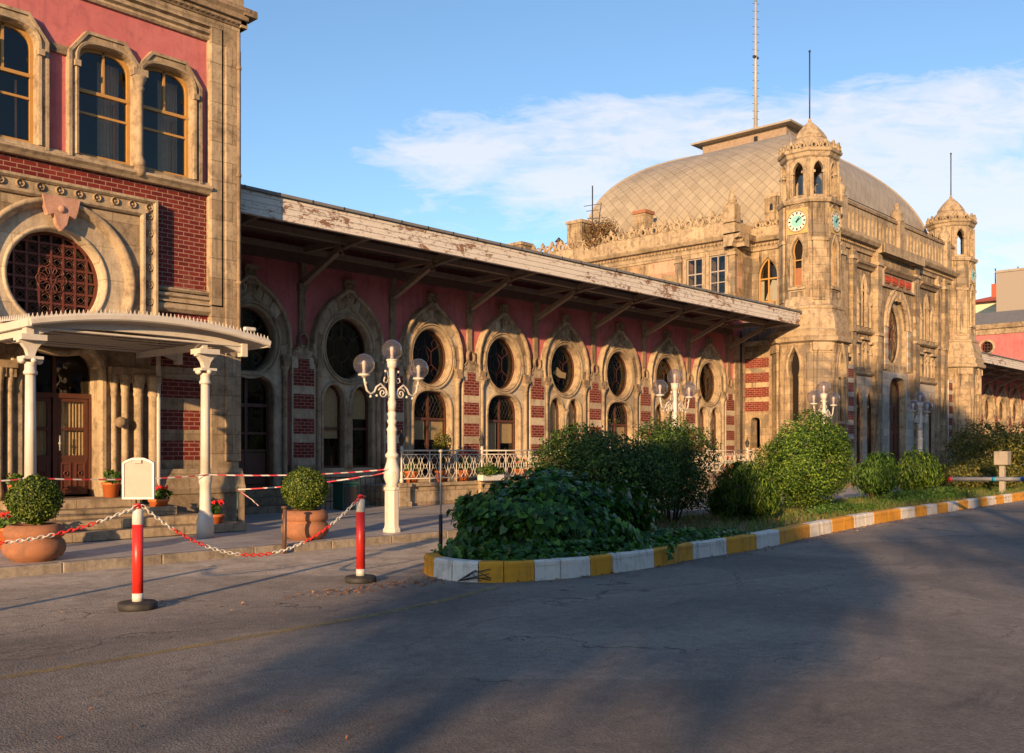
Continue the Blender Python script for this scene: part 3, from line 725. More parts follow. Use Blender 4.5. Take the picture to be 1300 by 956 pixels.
    k = MB(); k.plate([(C-.30, 5.62), (C+.30, 5.62), (C+.26, 5.42), (C+.22, 5.30), (C+.12, 5.34), (C+.08, 5.18), (C, 5.08), (C-.08, 5.18), (C-.12, 5.34), (C-.22, 5.30), (C-.26, 5.42)], [], .1, .22, F, M['pink_stone'])
    k.sphere(F(C, 5.42, .2), .07, M['pink_stone'], 8, 6); k.build('keystone', rg)
    b = MB(); b.sweep(ell(C, Z, .78, .78, 48), [(0, -.26), (0, -.2), (.045, -.2), (.045, -.26)], F, M['wood_red'], True)
    st = .196
    for i in range(-4, 5):
        d = i*st; h = math.sqrt(max(0, .75**2 - d*d))
        if h > .1:
            b.box(C+d-.016, C+d+.016, -.25, -.2, Z-h, Z+h, M['wood_red'], F); b.box(C-h, C+h, -.249, -.205, Z+d-.016, Z+d+.016, M['wood_red'], F)
    rw = b.build('round_window', t)
    b = MB()
    for i in range(-4, 4):
        for j in range(-4, 4):
            x, z = C + (i+.5)*st, Z + (j+.5)*st
            if (x-C)**2 + (z-Z)**2 < .66**2:
                b.tube(to3(F, [(x-.06, z), (x, z+.06), (x+.06, z), (x, z-.06)], -.22), .009, M['wood'], 3, True)
                b.tube(to3(F, ell(x, z, .085, .085, 8), -.22), .008, M['wood'], 3, True)
    for q in range(8):
        a = q*PI/4; b.tube(to3(F, ell(C + .16*math.cos(a), Z + .16*math.sin(a), .09, .09, 10), -.195), .009, M['wood_red'], 3, True)
    b.build('lattice', rw)
    g = MB(); g.plate(ell(C, Z, .77, .77, 40), [], -.262, -.258, F, M['glass']); g.build('pane', rw)
    # door
    dc = C+.08
    b = MB(); b.sweep(opening(dc, .72, 1.26, 2.72, .48, 'basket')[0:], [(-.02, -.3), (-.02, .05), (.02, .09), (.08, .09), (.11, .05), (.16, .05), (.18, 0)], F, M['stone']); b.build('door_surround', t)
    for s_ in (-1, 1):
        for q, (dx, r) in enumerate(((.84, .05), (1.02, .062), (1.24, .075), (1.5, .085))):
            b = MB(); px, py, _ = F(dc + s_*dx, 0, .1 + .03*q)
            b.lathe([(r*1.5, .72), (r*1.5, .85), (r*1.2, .92), (r, .98), (r, 2.42), (r*1.25, 2.46), (r*1.1, 2.52), (r*1.6, 2.72), (r*1.6, 2.8)], (px, py, 0), M['stone'], 16, True, flute=.08); b.box(dc+s_*dx-r*1.7, dc+s_*dx+r*1.7, 0, .16+.03*q, 2.66, 2.80, M['stone_dark'], F)
            b.build('engaged_column', t)
    b = MB(); b.box(dc-1.62, dc-.75, 0, .2, 2.80, 2.92, M['stone_dark'], F); b.build('impost', t); b = MB(); b.box(dc+.75, dc+1.62, 0, .2, 2.80, 2.92, M['stone_dark'], F); b.build('impost', t)
    d = MB(); dep = -.3
    d.box(dc-.63, dc+.63, dep-.04, dep+.05, 2.38, 2.46, M['wood'], F)
    for x in (dc-.61, dc, dc+.61): d.box(x-.035, x+.035, dep-.03, dep+.06, .74, 2.4, M['wood'], F)
    d.box(dc-.03, dc+.03, dep-.03, dep+.03, 2.46, 3.14, M['wood'], F)
    door = d.build('entrance_door', t)
    for s_ in (-1, 1):
        c_ = dc + s_*.305; l = MB()
        l.box(c_-.25, c_+.25, dep-.02, dep+.02, .76, 1.36, M['wood'], F)
        for dx in (-.12, .12):
            l.plate(rect(c_+dx-.085, c_+dx+.085, .84, 1.3), [rect(c_+dx-.06, c_+dx+.06, .87, 1.27)], dep+.02, dep+.035, F, M['wood_red'])
            l.tube(to3(F, ell(c_+dx, 1.12, .035, .035, 8), dep+.035), .01, M['wood_red'], 4, True)
        l.plate(rect(c_-.255, c_+.255, 1.36, 2.38), [rect(c_-.19, c_+.19, 1.42, 1.84), rect(c_-.19, c_+.19, 1.89, 2.32)], dep-.02, dep+.025, F, M['wood'])
        lf = l.build('door_leaf', door)
        cu = MB(); vs = []; n = 40
        for i in range(n+1):
            x = c_-.2+.4*i/n; w_ = dep-.045+.015*math.sin(i*1.15+.4*math.sin(i*.5)); vs += [F(x, 1.38, w_), F(x, 2.36, w_)]
        cu.add(vs, [(2*i, 2*i+1, 2*i+3, 2*i+2) for i in range(n)], M['blind'], True); cu.build('net_curtain', door)
        g = MB(); g.box(c_-.2, c_+.2, dep-.012, dep-.008, 1.4, 2.34, M['glass'], F); g.build('pane', door)
    h = MB(); h.tube(to3(F, [(dc+.06, 1.5), (dc+.06, 1.75)], dep+.1), .012, M['steel'], 6); h.sphere(F(dc+.06, 1.62, dep+.1), .025, M['steel']); h.build('door_handle', door)
    b = MB(); b.plate(opening(dc, 2.46, 1.24, 2.72, .46, 'basket'), [], dep-.012, dep-.006, F, M['glass']); b.build('fanlight', door)
    b = MB(); b.sphere(F(7.66, 1.98, .25), .095, M['stone_dark'], 12, 8); b.build('wall_light', t)
    dp = MB(); dp.tube([(9.93, 16.17, 3.3), (9.93, 16.17, 9.3)], .034, M['stone_dark'], 8)
    for z in (4.6, 6.6, 8.6): dp.lathe([(.05, z), (.05, z+.06)], (9.93, 16.17, 0), M['stone_dark'], 8)
    dp.build('downpipe', t)
    return t
PAV = pavilion()

def front_steps():
    t = thing('entrance_steps', 'four worn stone steps up to the wooden pavilion door', 'steps', (6.69, 15.6, .124))
    for k, (hw, y0, z) in enumerate(((2.45, 14.72, .27), (1.95, 15.03, .42), (1.5, 15.33, .57), (1.0, 15.63, .72))):
        b = MB(); b.box(6.75-hw, 6.75+hw, y0, 16.4 if k < 3 else 16.68, z-.15 if k else .124, z-.002, M['stone_x']); b.build('step', t, None, .012)
front_steps()

# CCTV
def cctv():
    t = thing('security_camera', 'small white security camera on the corner of the near pavilion', 'camera', (10.0, 16.2, 3.75))
    b = MB(); b.tube([(9.96, 16.25, 3.62), (9.96, 16.1, 3.62), (9.96, 16.02, 3.72)], .02, M['white_clean'], 6); b.box(9.9, 10.02, 16.2, 16.26, 3.55, 3.70, M['white_clean']); b.build('mount', t)
    b = MB(); b.box(9.94, 10.18, 15.97, 16.05, 3.73, 3.80, M['white_clean']); b.build('housing', t, None, .015)
    b = MB(); b.box(10.18, 10.19, 15.98, 16.04, 3.74, 3.79, M['black']); b.build('lens', t)
cctv()

# ------------------------------------------------------------------ entrance canopy
def canopy():
    t = thing('entrance_canopy', 'white cast iron entrance canopy with toothed edge and slender columns', 'canopy', (7.2, 14.1, .12))
    x0, x1, y0, y1 = 5.32, 9.10, 13.9, 16.3; xc = (x0+x1)/2; hs = (x1-x0)/2
    zf = lambda x: 3.24 + .20*(1 - ((x-xc)/hs)**2)
    N = 24; b = MB()
    vs = []
    for dz in (0, .03):
        for i in range(N+1):
            x = x0 + (x1-x0)*i/N
            vs += [(x, y0, zf(x)+dz), (x, y1, zf(x)+dz+.12)]
    K = 2*(N+1)
    fs = [(2*i, 2*i+1, 2*i+3, 2*i+2) for i in range(N)] + [(K+2*i, K+2*i+1, K+2*i+3, K+2*i+2) for i in range(N)] + [(2*i, 2*i+2, K+2*i+2, K+2*i) for i in range(N)] + [(2*i+1, 2*i+3, K+2*i+3, K+2*i+1) for i in range(N)] + [(0, 1, K+1, K), (2*N, 2*N+1, K+2*N+1, K+2*N)]
    b.add(vs, fs, M['white']); b.build('roof_sheet', t)
    b = MB()     # gutter edge + cresting teeth
    path = [(x0 + (x1-x0)*i/N, zf(x0 + (x1-x0)*i/N)) for i in range(N+1)]
    Fc = FRONT(y0)
    b.sweep(path, [(-.03, -.02), (-.03, .03), (-.01, .05), (.05, .05), (.07, .03), (.07, -.02)], Fc, M['white'])
    n = 60
    for i in range(n):
        x = x0 + (x1-x0)*(i+.5)/n; z = zf(x)+.06
        b.plate([(x-.028, z), (x-.025, z+.022), (x-.010, z+.034), (x, z+.075), (x+.010, z+.034), (x+.025, z+.022), (x+.028, z)], [], .0, .015, Fc, M['white'])
    for xs in (x0, x1):
        Fs = SIDE(xs)
        b.box(xs-.03, xs+.03, y0, y1, zf(xs)-.04, zf(xs)+.07, M['white'])
        for i in range(28):
            y = y0 + (y1-y0)*(i+.5)/28; z = zf(xs)+.06 + .12*(i+.5)/28
            b.plate([(y-.03, z), (y-.011, z+.035), (y, z+.072), (y+.011, z+.035), (y+.03, z)], [], -.007, .008, Fs, M['white'])
    b.build('cresting', t)
    # front and back arched beams, side beams
    for yb in (14.1, 16.2):
        b = MB(); L = []; U = []
        for i in range(N+1):
            q = i/N; x = 5.36 + (8.74-5.36)*q
            U.append((x, 3.215 + .17*(1-((x-7.05)/1.75)**2))); L.append((x, 3.06 + .20*(1-(2*q-1)**4)))
        b.plate(U + L[::-1], [], -.03, .03, FRONT(yb), M['white'])
        b.box(5.34, 8.76, yb-.05, yb+.05, 3.19, 3.215, M['white'])
        b.box(8.68, 8.78, yb-.07, yb+.07, 3.03, 3.24, M['white']); b.box(5.32, 5.42, yb-.07, yb+.07, 3.03, 3.24, M['white']); b.build('arched_beam', t)
    b = MB()
    for x in (5.40, 8.06): b.box(x-.04, x+.04, 14.1, 16.35, 3.10, 3.2, M['white'])
    for k in range(6): b.box(5.4, 8.7, 14.4+k*.34, 14.43+k*.34, 3.22, 3.24, M['white'])
    b.build('side_beam', t)
    for x in (5.40, 8.06):
        b = MB(); c = (x, 14.1, 0)
        b.lathe([(.135, .124), (.135, .40), (.12, .44), (.115, .50), (.09, .54), (.085, .95), (.10, 1.0), (.105, 1.03), (.10, 1.06), (.115, 1.1), (.09, 1.13)], c, M['white'], 16)
        b.lathe([(.078, 1.1), (.068, 2.55)], c, M['white'], 24, True, flute=.12)
        b.lathe([(.085, 2.55), (.095, 2.58), (.075, 2.62), (.075, 2.68), (.09, 2.72)], c, M['white'], 16)
        col = b.build('column', t)
        b = MB()
        for s_ in (-1, 1):
            b.sphere((x + s_*.12, 14.1, 2.74), .045, M['white'], 10, 6, 1, 1.6); b.sphere((x, 14.1 + s_*.12, 2.74), .04, M['white'], 10, 6)
            b.plate([(x, 2.80), (x + s_*.04, 2.80), (x + s_*.07, 2.90), (x + s_*.13, 2.98), (x + s_*.17, 2.99), (x + s_*.17, 3.02), (x, 3.02)], [], -.05, .05, FRONT(14.1), M['white'])
        b.box(x-.13, x+.13, 13.97, 14.23, 2.76, 2.8, M['white']); b.box(x-.17, x+.17, 13.95, 14.25, 3.02, 3.10, M['white']); b.build('capital', col)
    b = MB(); b.tube([(8.33, 16.15, .2), (8.33, 16.15, 3.3)], .042, M['white'], 8); b.build('downpipe', t)
    b = MB()     # openwork crest where the roof meets the wall
    for i in range(20):
        x = xc-.2 + i*.09; b.tube([(x-.04, 16.3, 3.6), (x, 16.3, 3.72), (x+.04, 16.3, 3.6)], .008, M['white'], 4); b.tube(to3(FRONT(16.3), ell(x, 3.64, .03, .03, 8), 0), .006, M['white'], 3, True)
    b.tube([(xc-.3, 16.3, 3.6), (xc+1.65, 16.3, 3.6)], .012, M['white'], 4); b.tube([(xc-.3, 16.3, 3.72), (xc+1.65, 16.3, 3.72)], .008, M['white'], 4)
    b.build('ridge_crest', t)
canopy()
# ------------------------------------------------------------------ domed hall
def octo(cx, cy, a, c):
    return [(cx+a, cy-c), (cx+a, cy+c), (cx+c, cy+a), (cx-c, cy+a), (cx-a, cy+c), (cx-a, cy-c), (cx-c, cy-a), (cx+c, cy-a)]
def loft(mb, cx, cy, levels, mat, cap=True):
    vs = []
    for (z, a, c) in levels: vs += [(x, y, z) for x, y in octo(cx, cy, a, c)]
    n = len(levels)
    fs = [(i*8+k, i*8+(k+1) % 8, (i+1)*8+(k+1) % 8, (i+1)*8+k) for i in range(n-1) for k in range(8)]
    if cap: fs += [tuple(range(8)), tuple((n-1)*8+k for k in range(8))]
    mb.add(vs, fs, mat)
def octo_faces(cx, cy, a, c):
    """frames of the eight faces: (fr, width, kind)"""
    P = octo(cx, cy, a, c); out = []
    for k in range(8):
        p, q = P[k], P[(k+1) % 8]; mx, my = (p[0]+q[0])/2, (p[1]+q[1])/2
        d = Vector((q[0]-p[0], q[1]-p[1], 0)); w = d.length; d.normalize(); n = Vector((mx-cx, my-cy, 0)).normalized()
        out.append((FRAME((mx, my, 0), d, n), w, abs(n.x) > .9 or abs(n.y) > .9, n))
    return out

def crest_band(mb, fr, u0, u1, z, h, mat, w=.0):
    """row of scroll leaves along a parapet"""
    n = max(1, round((u1-u0)/(h*1.05))); st = (u1-u0)/n
    for i in range(n):
        c = u0 + st*(i+.5); r = h*.27
        mb.sweep(ell(c, z+r*1.1, r, r, 10)[::-1], [(-.4*r, w-.02), (-.3*r, w+.07), (0, w+.1), (.25*r, w+.07), (.35*r, w-.02)], fr, mat, True)
        mb.plate([(c-.06*h, z+2*r), (c-.2*h, z+.68*h), (c-.13*h, z+.84*h), (c, z+h), (c+.13*h, z+.84*h), (c+.2*h, z+.68*h), (c+.06*h, z+2*r)], [], w-.03, w+.07, fr, mat)
        for s_ in (-1, 1):
            mb.tube(to3(fr, [(c + s_*st*.5, z), (c + s_*st*.42, z+.35*h), (c + s_*st*.3, z+.55*h), (c + s_*st*.44, z+.62*h)], w+.03), .035*h/.4, mat, 4)
    mb.box(u0, u1, w-.06, w+.06, z-.02, z+.03, mat, fr)

def clock(parent, fr, z, r=.37):
    b = MB(); b.box(-.43, .43, .0, .03, z-.47, z+.47, M['ochre_panel'], fr)
    b.plate(ell(0, z, r, r, 32), [], .02, .045, fr, M['dial'])
    b.sweep(ell(0, z, r, r, 32)[::-1], [(-.01, .03), (.0, .07), (.03, .07), (.04, .02)], fr, M['stone'], True)
    b.plate(ell(0, z, r*.60, r*.60, 28), [], .04, .05, fr, M['teal'])
    for k in range(12):
        a = PI/2 - k*PI/6; ca, sa = math.cos(a), math.sin(a); r0, r1, w = r*.68, r*.92, (.034 if k % 3 else .045)
        b.plate([(r0*ca - w*.5*sa, z + r0*sa + w*.5*ca), (r1*ca - w*sa*.8, z + r1*sa + w*.8*ca), (r1*ca + w*.8*sa, z + r1*sa - w*.8*ca), (r0*ca + w*.5*sa, z + r0*sa - w*.5*ca)], [], .044, .052, fr, M['black'])
    c_ = b.build('clock', parent)
    for ln, ang, w in ((r*.58, 33, .034), (r*.84, 55, .026)):   # ten past one
        a = PI/2 - math.radians(ang); h = MB(); ca, sa = math.cos(a), math.sin(a)
        h.plate([(-.05*ca - w*sa, z-.05*sa + w*ca), (ln*ca - .004*sa, z+ln*sa + .004*ca), (ln*ca + .004*sa, z+ln*sa - .004*ca), (-.05*ca + w*sa, z-.05*sa - w*ca)], [], .058, .068, fr, M['black']); h.build('clock_hand', c_)
    return c_

def tower(cx, cy, t, flip, zc=0):
    """part of the hall; flip = +1 for the right tower"""
    # base
    b = MB()
    loft(b, cx, cy, [(.0, 1.42, .66), (.9, 1.42, .66), (.98, 1.30, .6), (1.0, 1.30, .6)], M['stone_dark'])
    for fr, w, card, n in octo_faces(cx, cy, 1.26, .58):
        vis = n.x < .1 or n.y < .1
        if card:
            h = [opening(0, 2.6, .46, 4.25, .95, 'horseshoe')]
            b.plate(rect(-w/2, w/2, 1.0, 5.5), h, -.25, 0, fr, M['hall_y' if abs(n.x) > .9 else 'hall_x'])
            tp = arc_top(0, 4.25, .46, .95, 'horseshoe'); b.sweep(tp, [(0, 0), (0, .05), (.05, .08), (.09, .0)], fr, M['stone'])
            b.sweep([(-.40, 2.3), (-.40, 4.6), (-.3, 5.1), (0, 5.45), (.3, 5.1), (.40, 4.6), (.40, 2.3)], [(-.04, 0), (-.03, .05), (.03, .05), (.04, 0)], fr, M['stone_dark'])
            b.box(-.32, .32, 0, .1, 2.48, 2.6, M['stone'], fr)
        else:
            b.plate(rect(-w/2, w/2, 1.0, 5.5), [], -.25, 0, fr, M['hall_x']); b.box(-w*.32, w*.32, 0, .07, 1.0, 5.5, M['hall_x'], fr)
            b.box(-w*.38, w*.38, 0, .12, 5.2, 5.5, M['stone'], fr)
    loft(b, cx, cy, [(5.5, 1.30, .6), (5.55, 1.42, .66), (5.68, 1.44, .67), (5.75, 1.34, .62), (5.95, 1.38, .64), (6.02, 1.30, .6), (6.35, 1.26, .58), (6.75, 1.12, .52), (6.8, 1.16, .53), (6.88, 1.16, .53), (6.92, 1.06, .48), (7.2, 1.02, .48)], M['stone'])
    b.build('tower_base', t)
    A, Cc = 1.0, .46
    b = MB()
    for fr, w, card, n in octo_faces(cx, cy, A, Cc):
        mt = M['hall_y' if abs(n.x) > .9 else 'hall_x']
        if card:
            b.plate(rect(-w/2, w/2, 7.1, 10.75), [opening(0, 7.65, .44, 8.75, .62, 'horseshoe')], -.2, 0, fr, mt)
            b.sweep([(-.22, 7.65), (-.22, 8.7)] + arc_top(0, 8.75, .46, .64, 'horseshoe') + [(.22, 8.7), (.22, 7.65)], [(.0, 0), (.01, .03), (.05, .05), (.07, 0)], fr, M['stone'])
            b.box(-.34, .34, 0, .09, 7.52, 7.62, M['stone'], fr)
            b.plate(rect(-.34, .34, 7.2, 7.5), [rect(-.26, .26, 7.25, 7.45)], 0, .03, fr, M['stone'])
            b.sweep([(-w/2+.03, 9.4), (-w/2+.03, 10.4), (-.2, 10.66), (0, 10.74), (.2, 10.66), (w/2-.03, 10.4), (w/2-.03, 9.4)], [(-.02, 0), (-.015, .035), (.015, .035), (.02, 0)], fr, M['stone'])
        else:
            b.plate(rect(-w/2, w/2, 7.1, 10.75), [], -.2, 0, fr, mt); b.box(-w*.34, w*.34, 0, .08, 7.1, 10.7, mt, fr)
            b.box(-w*.4, w*.4, .0, .12, 9.3, 9.42, M['stone'], fr)
    loft(b, cx, cy, [(10.72, 1.0, .46), (10.74, 1.08, .5), (10.84, 1.12, .52), (10.90, 1.12, .52), (10.95, .97, .44), (10.96, .97, .44)], M['stone'])
    b.build('clock_stage', t)
    wi = MB()
    k = 0
    for fr, w, card, n in octo_faces(cx, cy, A, Cc):
        if card and (n.x < -.9 or n.y < -.9):
            clock(t, fr, 10.08)
            q = MB(); o_ = opening(0, 7.66, .42, 8.76, .6, 'horseshoe')
            q.plate(o_, [[(x*.8, 7.68+(z-7.66)*.97+.02) for x, z in o_]], -.13, -.09, fr, M['wood_gold'])
            q.box(-.15, .15, -.15, -.14, 7.7, 8.35, M['terracotta'], fr); q.box(-.2, .2, -.13, -.10, 8.62, 8.66, M['wood_gold'], fr); q.build('stair_window', t)
            q = MB(); q.plate(opening(0, 2.62, .44, 4.25, .93, 'horseshoe'), [], -.2, -.18, fr, M['glass'])
            for x in (-.07, .07): q.tube(to3(fr, [(x, 2.6), (x, 4.8)], -.15), .014, M['iron'], 4)
            for z in (3, 3.4, 3.8, 4.2): q.tube(to3(fr, [(-.2, z), (.2, z)], -.15), .012, M['iron'], 4)
            q.build('lancet_window', t)
    core = MB(); loft(core, cx, cy, [(1, 1.0, .46), (5.4, 1.0, .46), (5.5, .76, .35), (10.6, .76, .35)], M['dark_room']); core.build('interior', t)
    # belfry
    b = MB(); A2, C2 = .93, .40
    for fr, w, card, n in octo_faces(cx, cy, A2, C2):
        ww = .40 if card else .36
        b.plate(rect(-w/2, w/2, 10.94, 12.52), [opening(0, 11.06, ww, 11.98, .32, 'point')], -.14, 0, fr, M['stone'])
        b.sweep([(-ww/2, 11.06), (-ww/2, 11.9)] + arc_top(0, 11.98, ww, .32, 'point') + [(ww/2, 11.9), (ww/2, 11.06)], [(0, 0), (0, .03), (.035, .045), (.06, 0)], fr, M['stone'])
        for s_ in (-1, 1):
            b.tube(to3(fr, [(s_*w/2, 10.96), (s_*w/2, 12.4)], .02), .055, M['stone'], 6)
            b.box(s_*ww/2-.05, s_*ww/2+.05, -.02, .07, 11.86, 11.95, M['stone'], fr)
    loft(b, cx, cy, [(12.45, .95, .41), (12.50, 1.0, .43), (12.62, 1.03, .44), (12.66, 1.09, .46), (12.74, 1.11, .47), (12.76, .9, .4)], M['stone'])
    bf = b.build('belfry', t)
    b = MB()
    for fr, w, card, n in octo_faces(cx, cy, 1.02, .43): crest_band(b, fr, -w/2, w/2, 12.75, .34, M['stone'])
    b.build('crown_cresting', bf)
    b = MB(); b.lathe([(.93, 12.70), (.86, 12.82), (.84, 13.0), (.80, 13.12), (.66, 13.28), (.56, 13.34)], (cx, cy, 0), M['stone'], 20)
    b.lathe([(.60, 13.30), (.64, 13.34), (.62, 13.42), (.50, 13.60), (.33, 13.80), (.17, 13.96), (.06, 14.05)], (cx, cy, 0), M['stone'], 8, False, rot=PI/8)
    cap = b.build('tower_cap', t)
    b = MB(); b.tube([(cx, cy, 13.9), (cx, cy, 16.75 - zc)], .028, M['iron'], 6); b.sphere((cx, cy, 16.75-zc), .05, M['iron'], 8, 5); b.sphere((cx, cy, 14.1), .07, M['stone'], 8, 6); b.build('spire', cap)

def hall():
    t = thing('domed_hall', 'sandstone entrance hall with a diamond shingled dome and two clock towers', 'building', (42.8, 20, 0))
    YF, XF = 16.8, 34.7; F = FRONT(YF); S = SIDE(XF); C = 42.8
    H = []; G = []
    for c in (39.4, 46.3):
        for dx, top in ((-.82, 8.15), (0, 8.66), (.82, 8.15)):
            H.append(opening(c+dx, 6.6, .40, top-.55, .55, 'point')); G.append((c+dx, 6.6, .40, top-.55, .55, 'point'))
            H.append(opening(c+dx, 4.9, .34, 5.55 if dx else 5.7, .2, 'horseshoe')); G.append((c+dx, 4.9, .34, 5.55 if dx else 5.7, .2, 'horseshoe'))
        for dx in (-.55, .55):
            H.append(opening(c+dx, .5, .62, 3.35, .75, 'point')); G.append((c+dx, .5, .62, 3.35, .75, 'point'))
    b = MB(); b.plate([(36.0, .0), (36.0, 9.95), (41.0, 9.95), (41.0, 0)], [h for h in H if h[0][0] < 42], -.14, 0, F, M['hall_x'])
    b.plate([(44.6, .0), (44.6, 9.95), (49.9, 9.95), (49.9, 0)], [h for h in H if h[0][0] > 42], -.14, 0, F, M['hall_x'])
    b.build('front_wall', t)
    for g in G:
        hc, z0, w, zs, rise, kd = g; m_ = MB()
        m_.sweep([(hc-w/2, z0)] + arc_top(hc, zs, w, rise, kd) + [(hc+w/2, z0)], [(-.01, -.1), (-.01, .03), (.03, .06), (.07, .03), (.07, 0)], F, M['stone'])
        m_.box(hc-w/2-.09, hc-w/2+.04, 0, .10, zs-.1, zs, M['stone'], F); m_.box(hc+w/2-.04, hc+w/2+.09, 0, .10, zs-.1, zs, M['stone'], F)
        m_.build('arch_moulding', t)
        casement(t, 'lancet_window', hc, z0, 0, w, F, -.09, (zs, rise, kd), M['wood'], zs-.2 if z0 < 1 else None, (.5,) if w > .5 else (), (), .04)
    C = 42.45; FC = FRONT(16.62)   # central bay stands forward
    arch = opening(C, 5.2, 2.1, 6.75, 1.45, 'point', 20); door = opening(C, .5, 1.9, 3.9, .75, 'basket')
    b = MB(); b.plate(rect(40.25, 44.65, 0, 9.75), [arch, door], -.6, 0, FC, M['hall_x'], M['stone']); b.build('central_bay', t)
    b = MB(); b.plate([(40.75, .3), (40.75, 4.85), (44.2, 4.85), (44.2, .3)], [[(x, max(z, .31)) for x, z in door]], 0, .05, FC, M['hall_low']); b.build('door_surround', t)
    b = MB(); b.sweep(arch[1:-1], [(0, -.1), (0, .05), (.05, .09), (.12, .09), (.16, .04), (.3, .04), (.34, .1), (.4, .0)], FC, M['stone'])
    for s_ in (-1, 1):
        for k in range(9): b.box(C+s_*1.25-.16, C+s_*1.25+.16, 0, .055 if k % 2 else .045, 4.95+k*.22, 5.17+k*.22, M['hall_low' if k % 2 else 'stone'], FC)
        if s_ > 0: b.plate([(C+s_*1.45-.2, 4.1), (C+s_*1.45-.28, 4.6), (C+s_*1.45-.22, 4.9), (C+s_*1.45+.22, 4.9), (C+s_*1.45+.28, 4.6), (C+s_*1.45+.2, 4.1), (C+s_*1.45, 3.4)], [], 0, .35, FC, M['stone_dark'])
    for x in (-.18, .18): b.plate([(C+x-.14, 8.35), (C+x+.14, 8.35), (C+x, 7.95)], [], -.05, .12, FC, M['stone'])
    b.build('great_arch', t)
    b = MB(); b.plate(opening(C, 5.22, 2.06, 6.75, 1.4, 'point', 20), [ell(C-.02, 6.5, .80, 1.22, 32)], -.5, -.2, FC, M['stone']); b.build('arch_tympanum', t)
    b = MB(); b.sweep(ell(C, 6.5, .80, 1.22, 32)[::-1], [(-.05, -.34), (-.05, -.30), (0, -.28), (.03, -.30)], FC, M['iron'], True)
    for q in range(8):
        a = q*PI/4; b.tube(to3(FC, [(C, 6.45), (C+.78*math.cos(a), 6.5+1.2*math.sin(a))], -.31), .014, M['wood'], 4)
        b.tube(to3(FC, ell(C+.48*math.cos(a), 6.5+.74*math.sin(a), .20, .30, 10), -.31), .012, M['wood'], 4, True)
    b.tube(to3(FC, ell(C, 6.5, .24, .38, 12), -.28), .014, M['wood_red'], 4, True)
    ow = b.build('oval_window', t); g = MB(); g.plate(ell(C, 6.5, .79, 1.21, 32), [], -.33, -.32, FC, M['glass']); g.build('pane', ow)
    casement(t, 'great_door', C, .5, 0, 1.86, FC, -.3, (3.9, .75, 'basket'), M['wood_red'], 3.4, (.25, .5, .75), (1.2, 2.3), .12)
    b = MB(); b.box(C-.8, C+.8, -.37, -.34, .5, 2.3, M['wood_red'], FC); b.build('door_panel', t)
    # inscription panel over the arch
    b = MB(); stringcourse(b, 40.75, 44.15, 9.02, [(0, 0), (0, .1), (.08, .16), (.14, .22), (.2, .24), (.2, 0)], FC, M['stone_dark']); b.box(40.75, 44.15, 0, .1, 8.42, 8.5, M['stone_dark'], FC)
    b.box(40.8, 44.1, 0, .02, 8.5, 9.02, M['stone'], FC); b.box(40.7, 40.85, 0, .12, 8.42, 9.1, M['stone'], FC); b.box(44.05, 44.2, 0, .12, 8.42, 9.1, M['stone'], FC)
    ins = b.build('inscription_panel', t)
    b = MB(); b.box(40.9, 44.0, .02, .03, 8.55, 8.96, M['stone_dark'], FC)
    rr = random.Random(3)
    for g_ in range(4):
        u = 41.0 + g_*.76
        b.tube(to3(FC, [(u, 8.68), (u+.15, 8.62), (u+.45, 8.62), (u+.62, 8.72), (u+.66, 8.82)], .04), .03, M['red_letter'], 4)
        for k in range(6):
            x = u + .06 + k*.1; z = 8.66 + rr.random()*.08
            b.tube(to3(FC, [(x, z), (x+.03, z+.16+rr.random()*.08), (x+.06, z+.1), (x+.05, z)], .042), .026, M['red_letter'], 4)
        for k in range(3): b.sphere(FC(u+.15+k*.2, 8.91, .04), .022, M['red_letter'], 5, 3)
    b.build('inscription', ins, 'red Arabic script inscription over the great arch')
    # pilasters and striped piers
    for x0, x1 in ((36.9, 37.35), (38.0, 38.35), (40.15, 40.6), (44.3, 44.75), (47.45, 47.8), (48.3, 48.7)):
        b = MB(); w = .30 if x0 in (40.15, 44.3) else .16
        b.box(x0, x1, 0, w, .1, 9.7, M['hall_x'], F); b.box(x0-.05, x1+.05, 0, w+.07, .1, .75, M['stone_dark'], F); b.box(x0-.04, x1+.04, 0, w+.06, 9.2, 9.34, M['stone'], F); b.box(x0-.03, x1+.03, 0, w+.06, 6.28, 6.4, M['stone'], F)
        b.build('pilaster', t)
    for x0, x1 in ((37.36, 37.98), (48.72, 49.5)):
        b = MB(); b.box(x0, x1, 0, .20, .4, 4.9, M['hall_low'], F); p = b.build('striped_pier', t)
        b = MB()
        for k in range(6): b.box(x0+.02, x1-.02, .19, .206, 1.6+k*.56, 1.96+k*.56, M['brick_x'], F)
        b.build('brick_bands', p)
    for c in (39.4, 46.3):
        b = MB()
        b.plate([(c-1.02, .5), (c-1.02, 4.55), (c+1.02, 4.55), (c+1.02, .5)], [[(x, max(z, .52)) for x, z in h] for h in (opening(c-.55, .5, .66, 3.35, .78, 'point'), opening(c+.55, .5, .66, 3.35, .78, 'point'))], 0, .04, F, M['hall_low']); b.build('facing', t); b = MB()
        stringcourse(b, c-1.05, c+1.05, 4.58, [(0, 0), (0, .08), (.06, .16), (.14, .18), (.16, 0)], F, M['stone']); stringcourse(b, c-1.05, c+1.05, 6.3, [(0, 0), (0, .1), (.06, .18), (.14, .2), (.16, 0)], F, M['stone'])
        stringcourse(b, c-1.05, c+1.05, 8.95, [(0, 0), (0, .1), (.1, .16), (.16, .25), (.25, .27), (.28, 0)], F, M['stone_dark'])
        for dx in (-.82, 0, .82): z = 5.9 if dx else 6.05; b.box(c+dx-.34, c+dx+.34, 0, .14, z, z+.09, M['stone'], F)
        b.build('bay_trim', t)
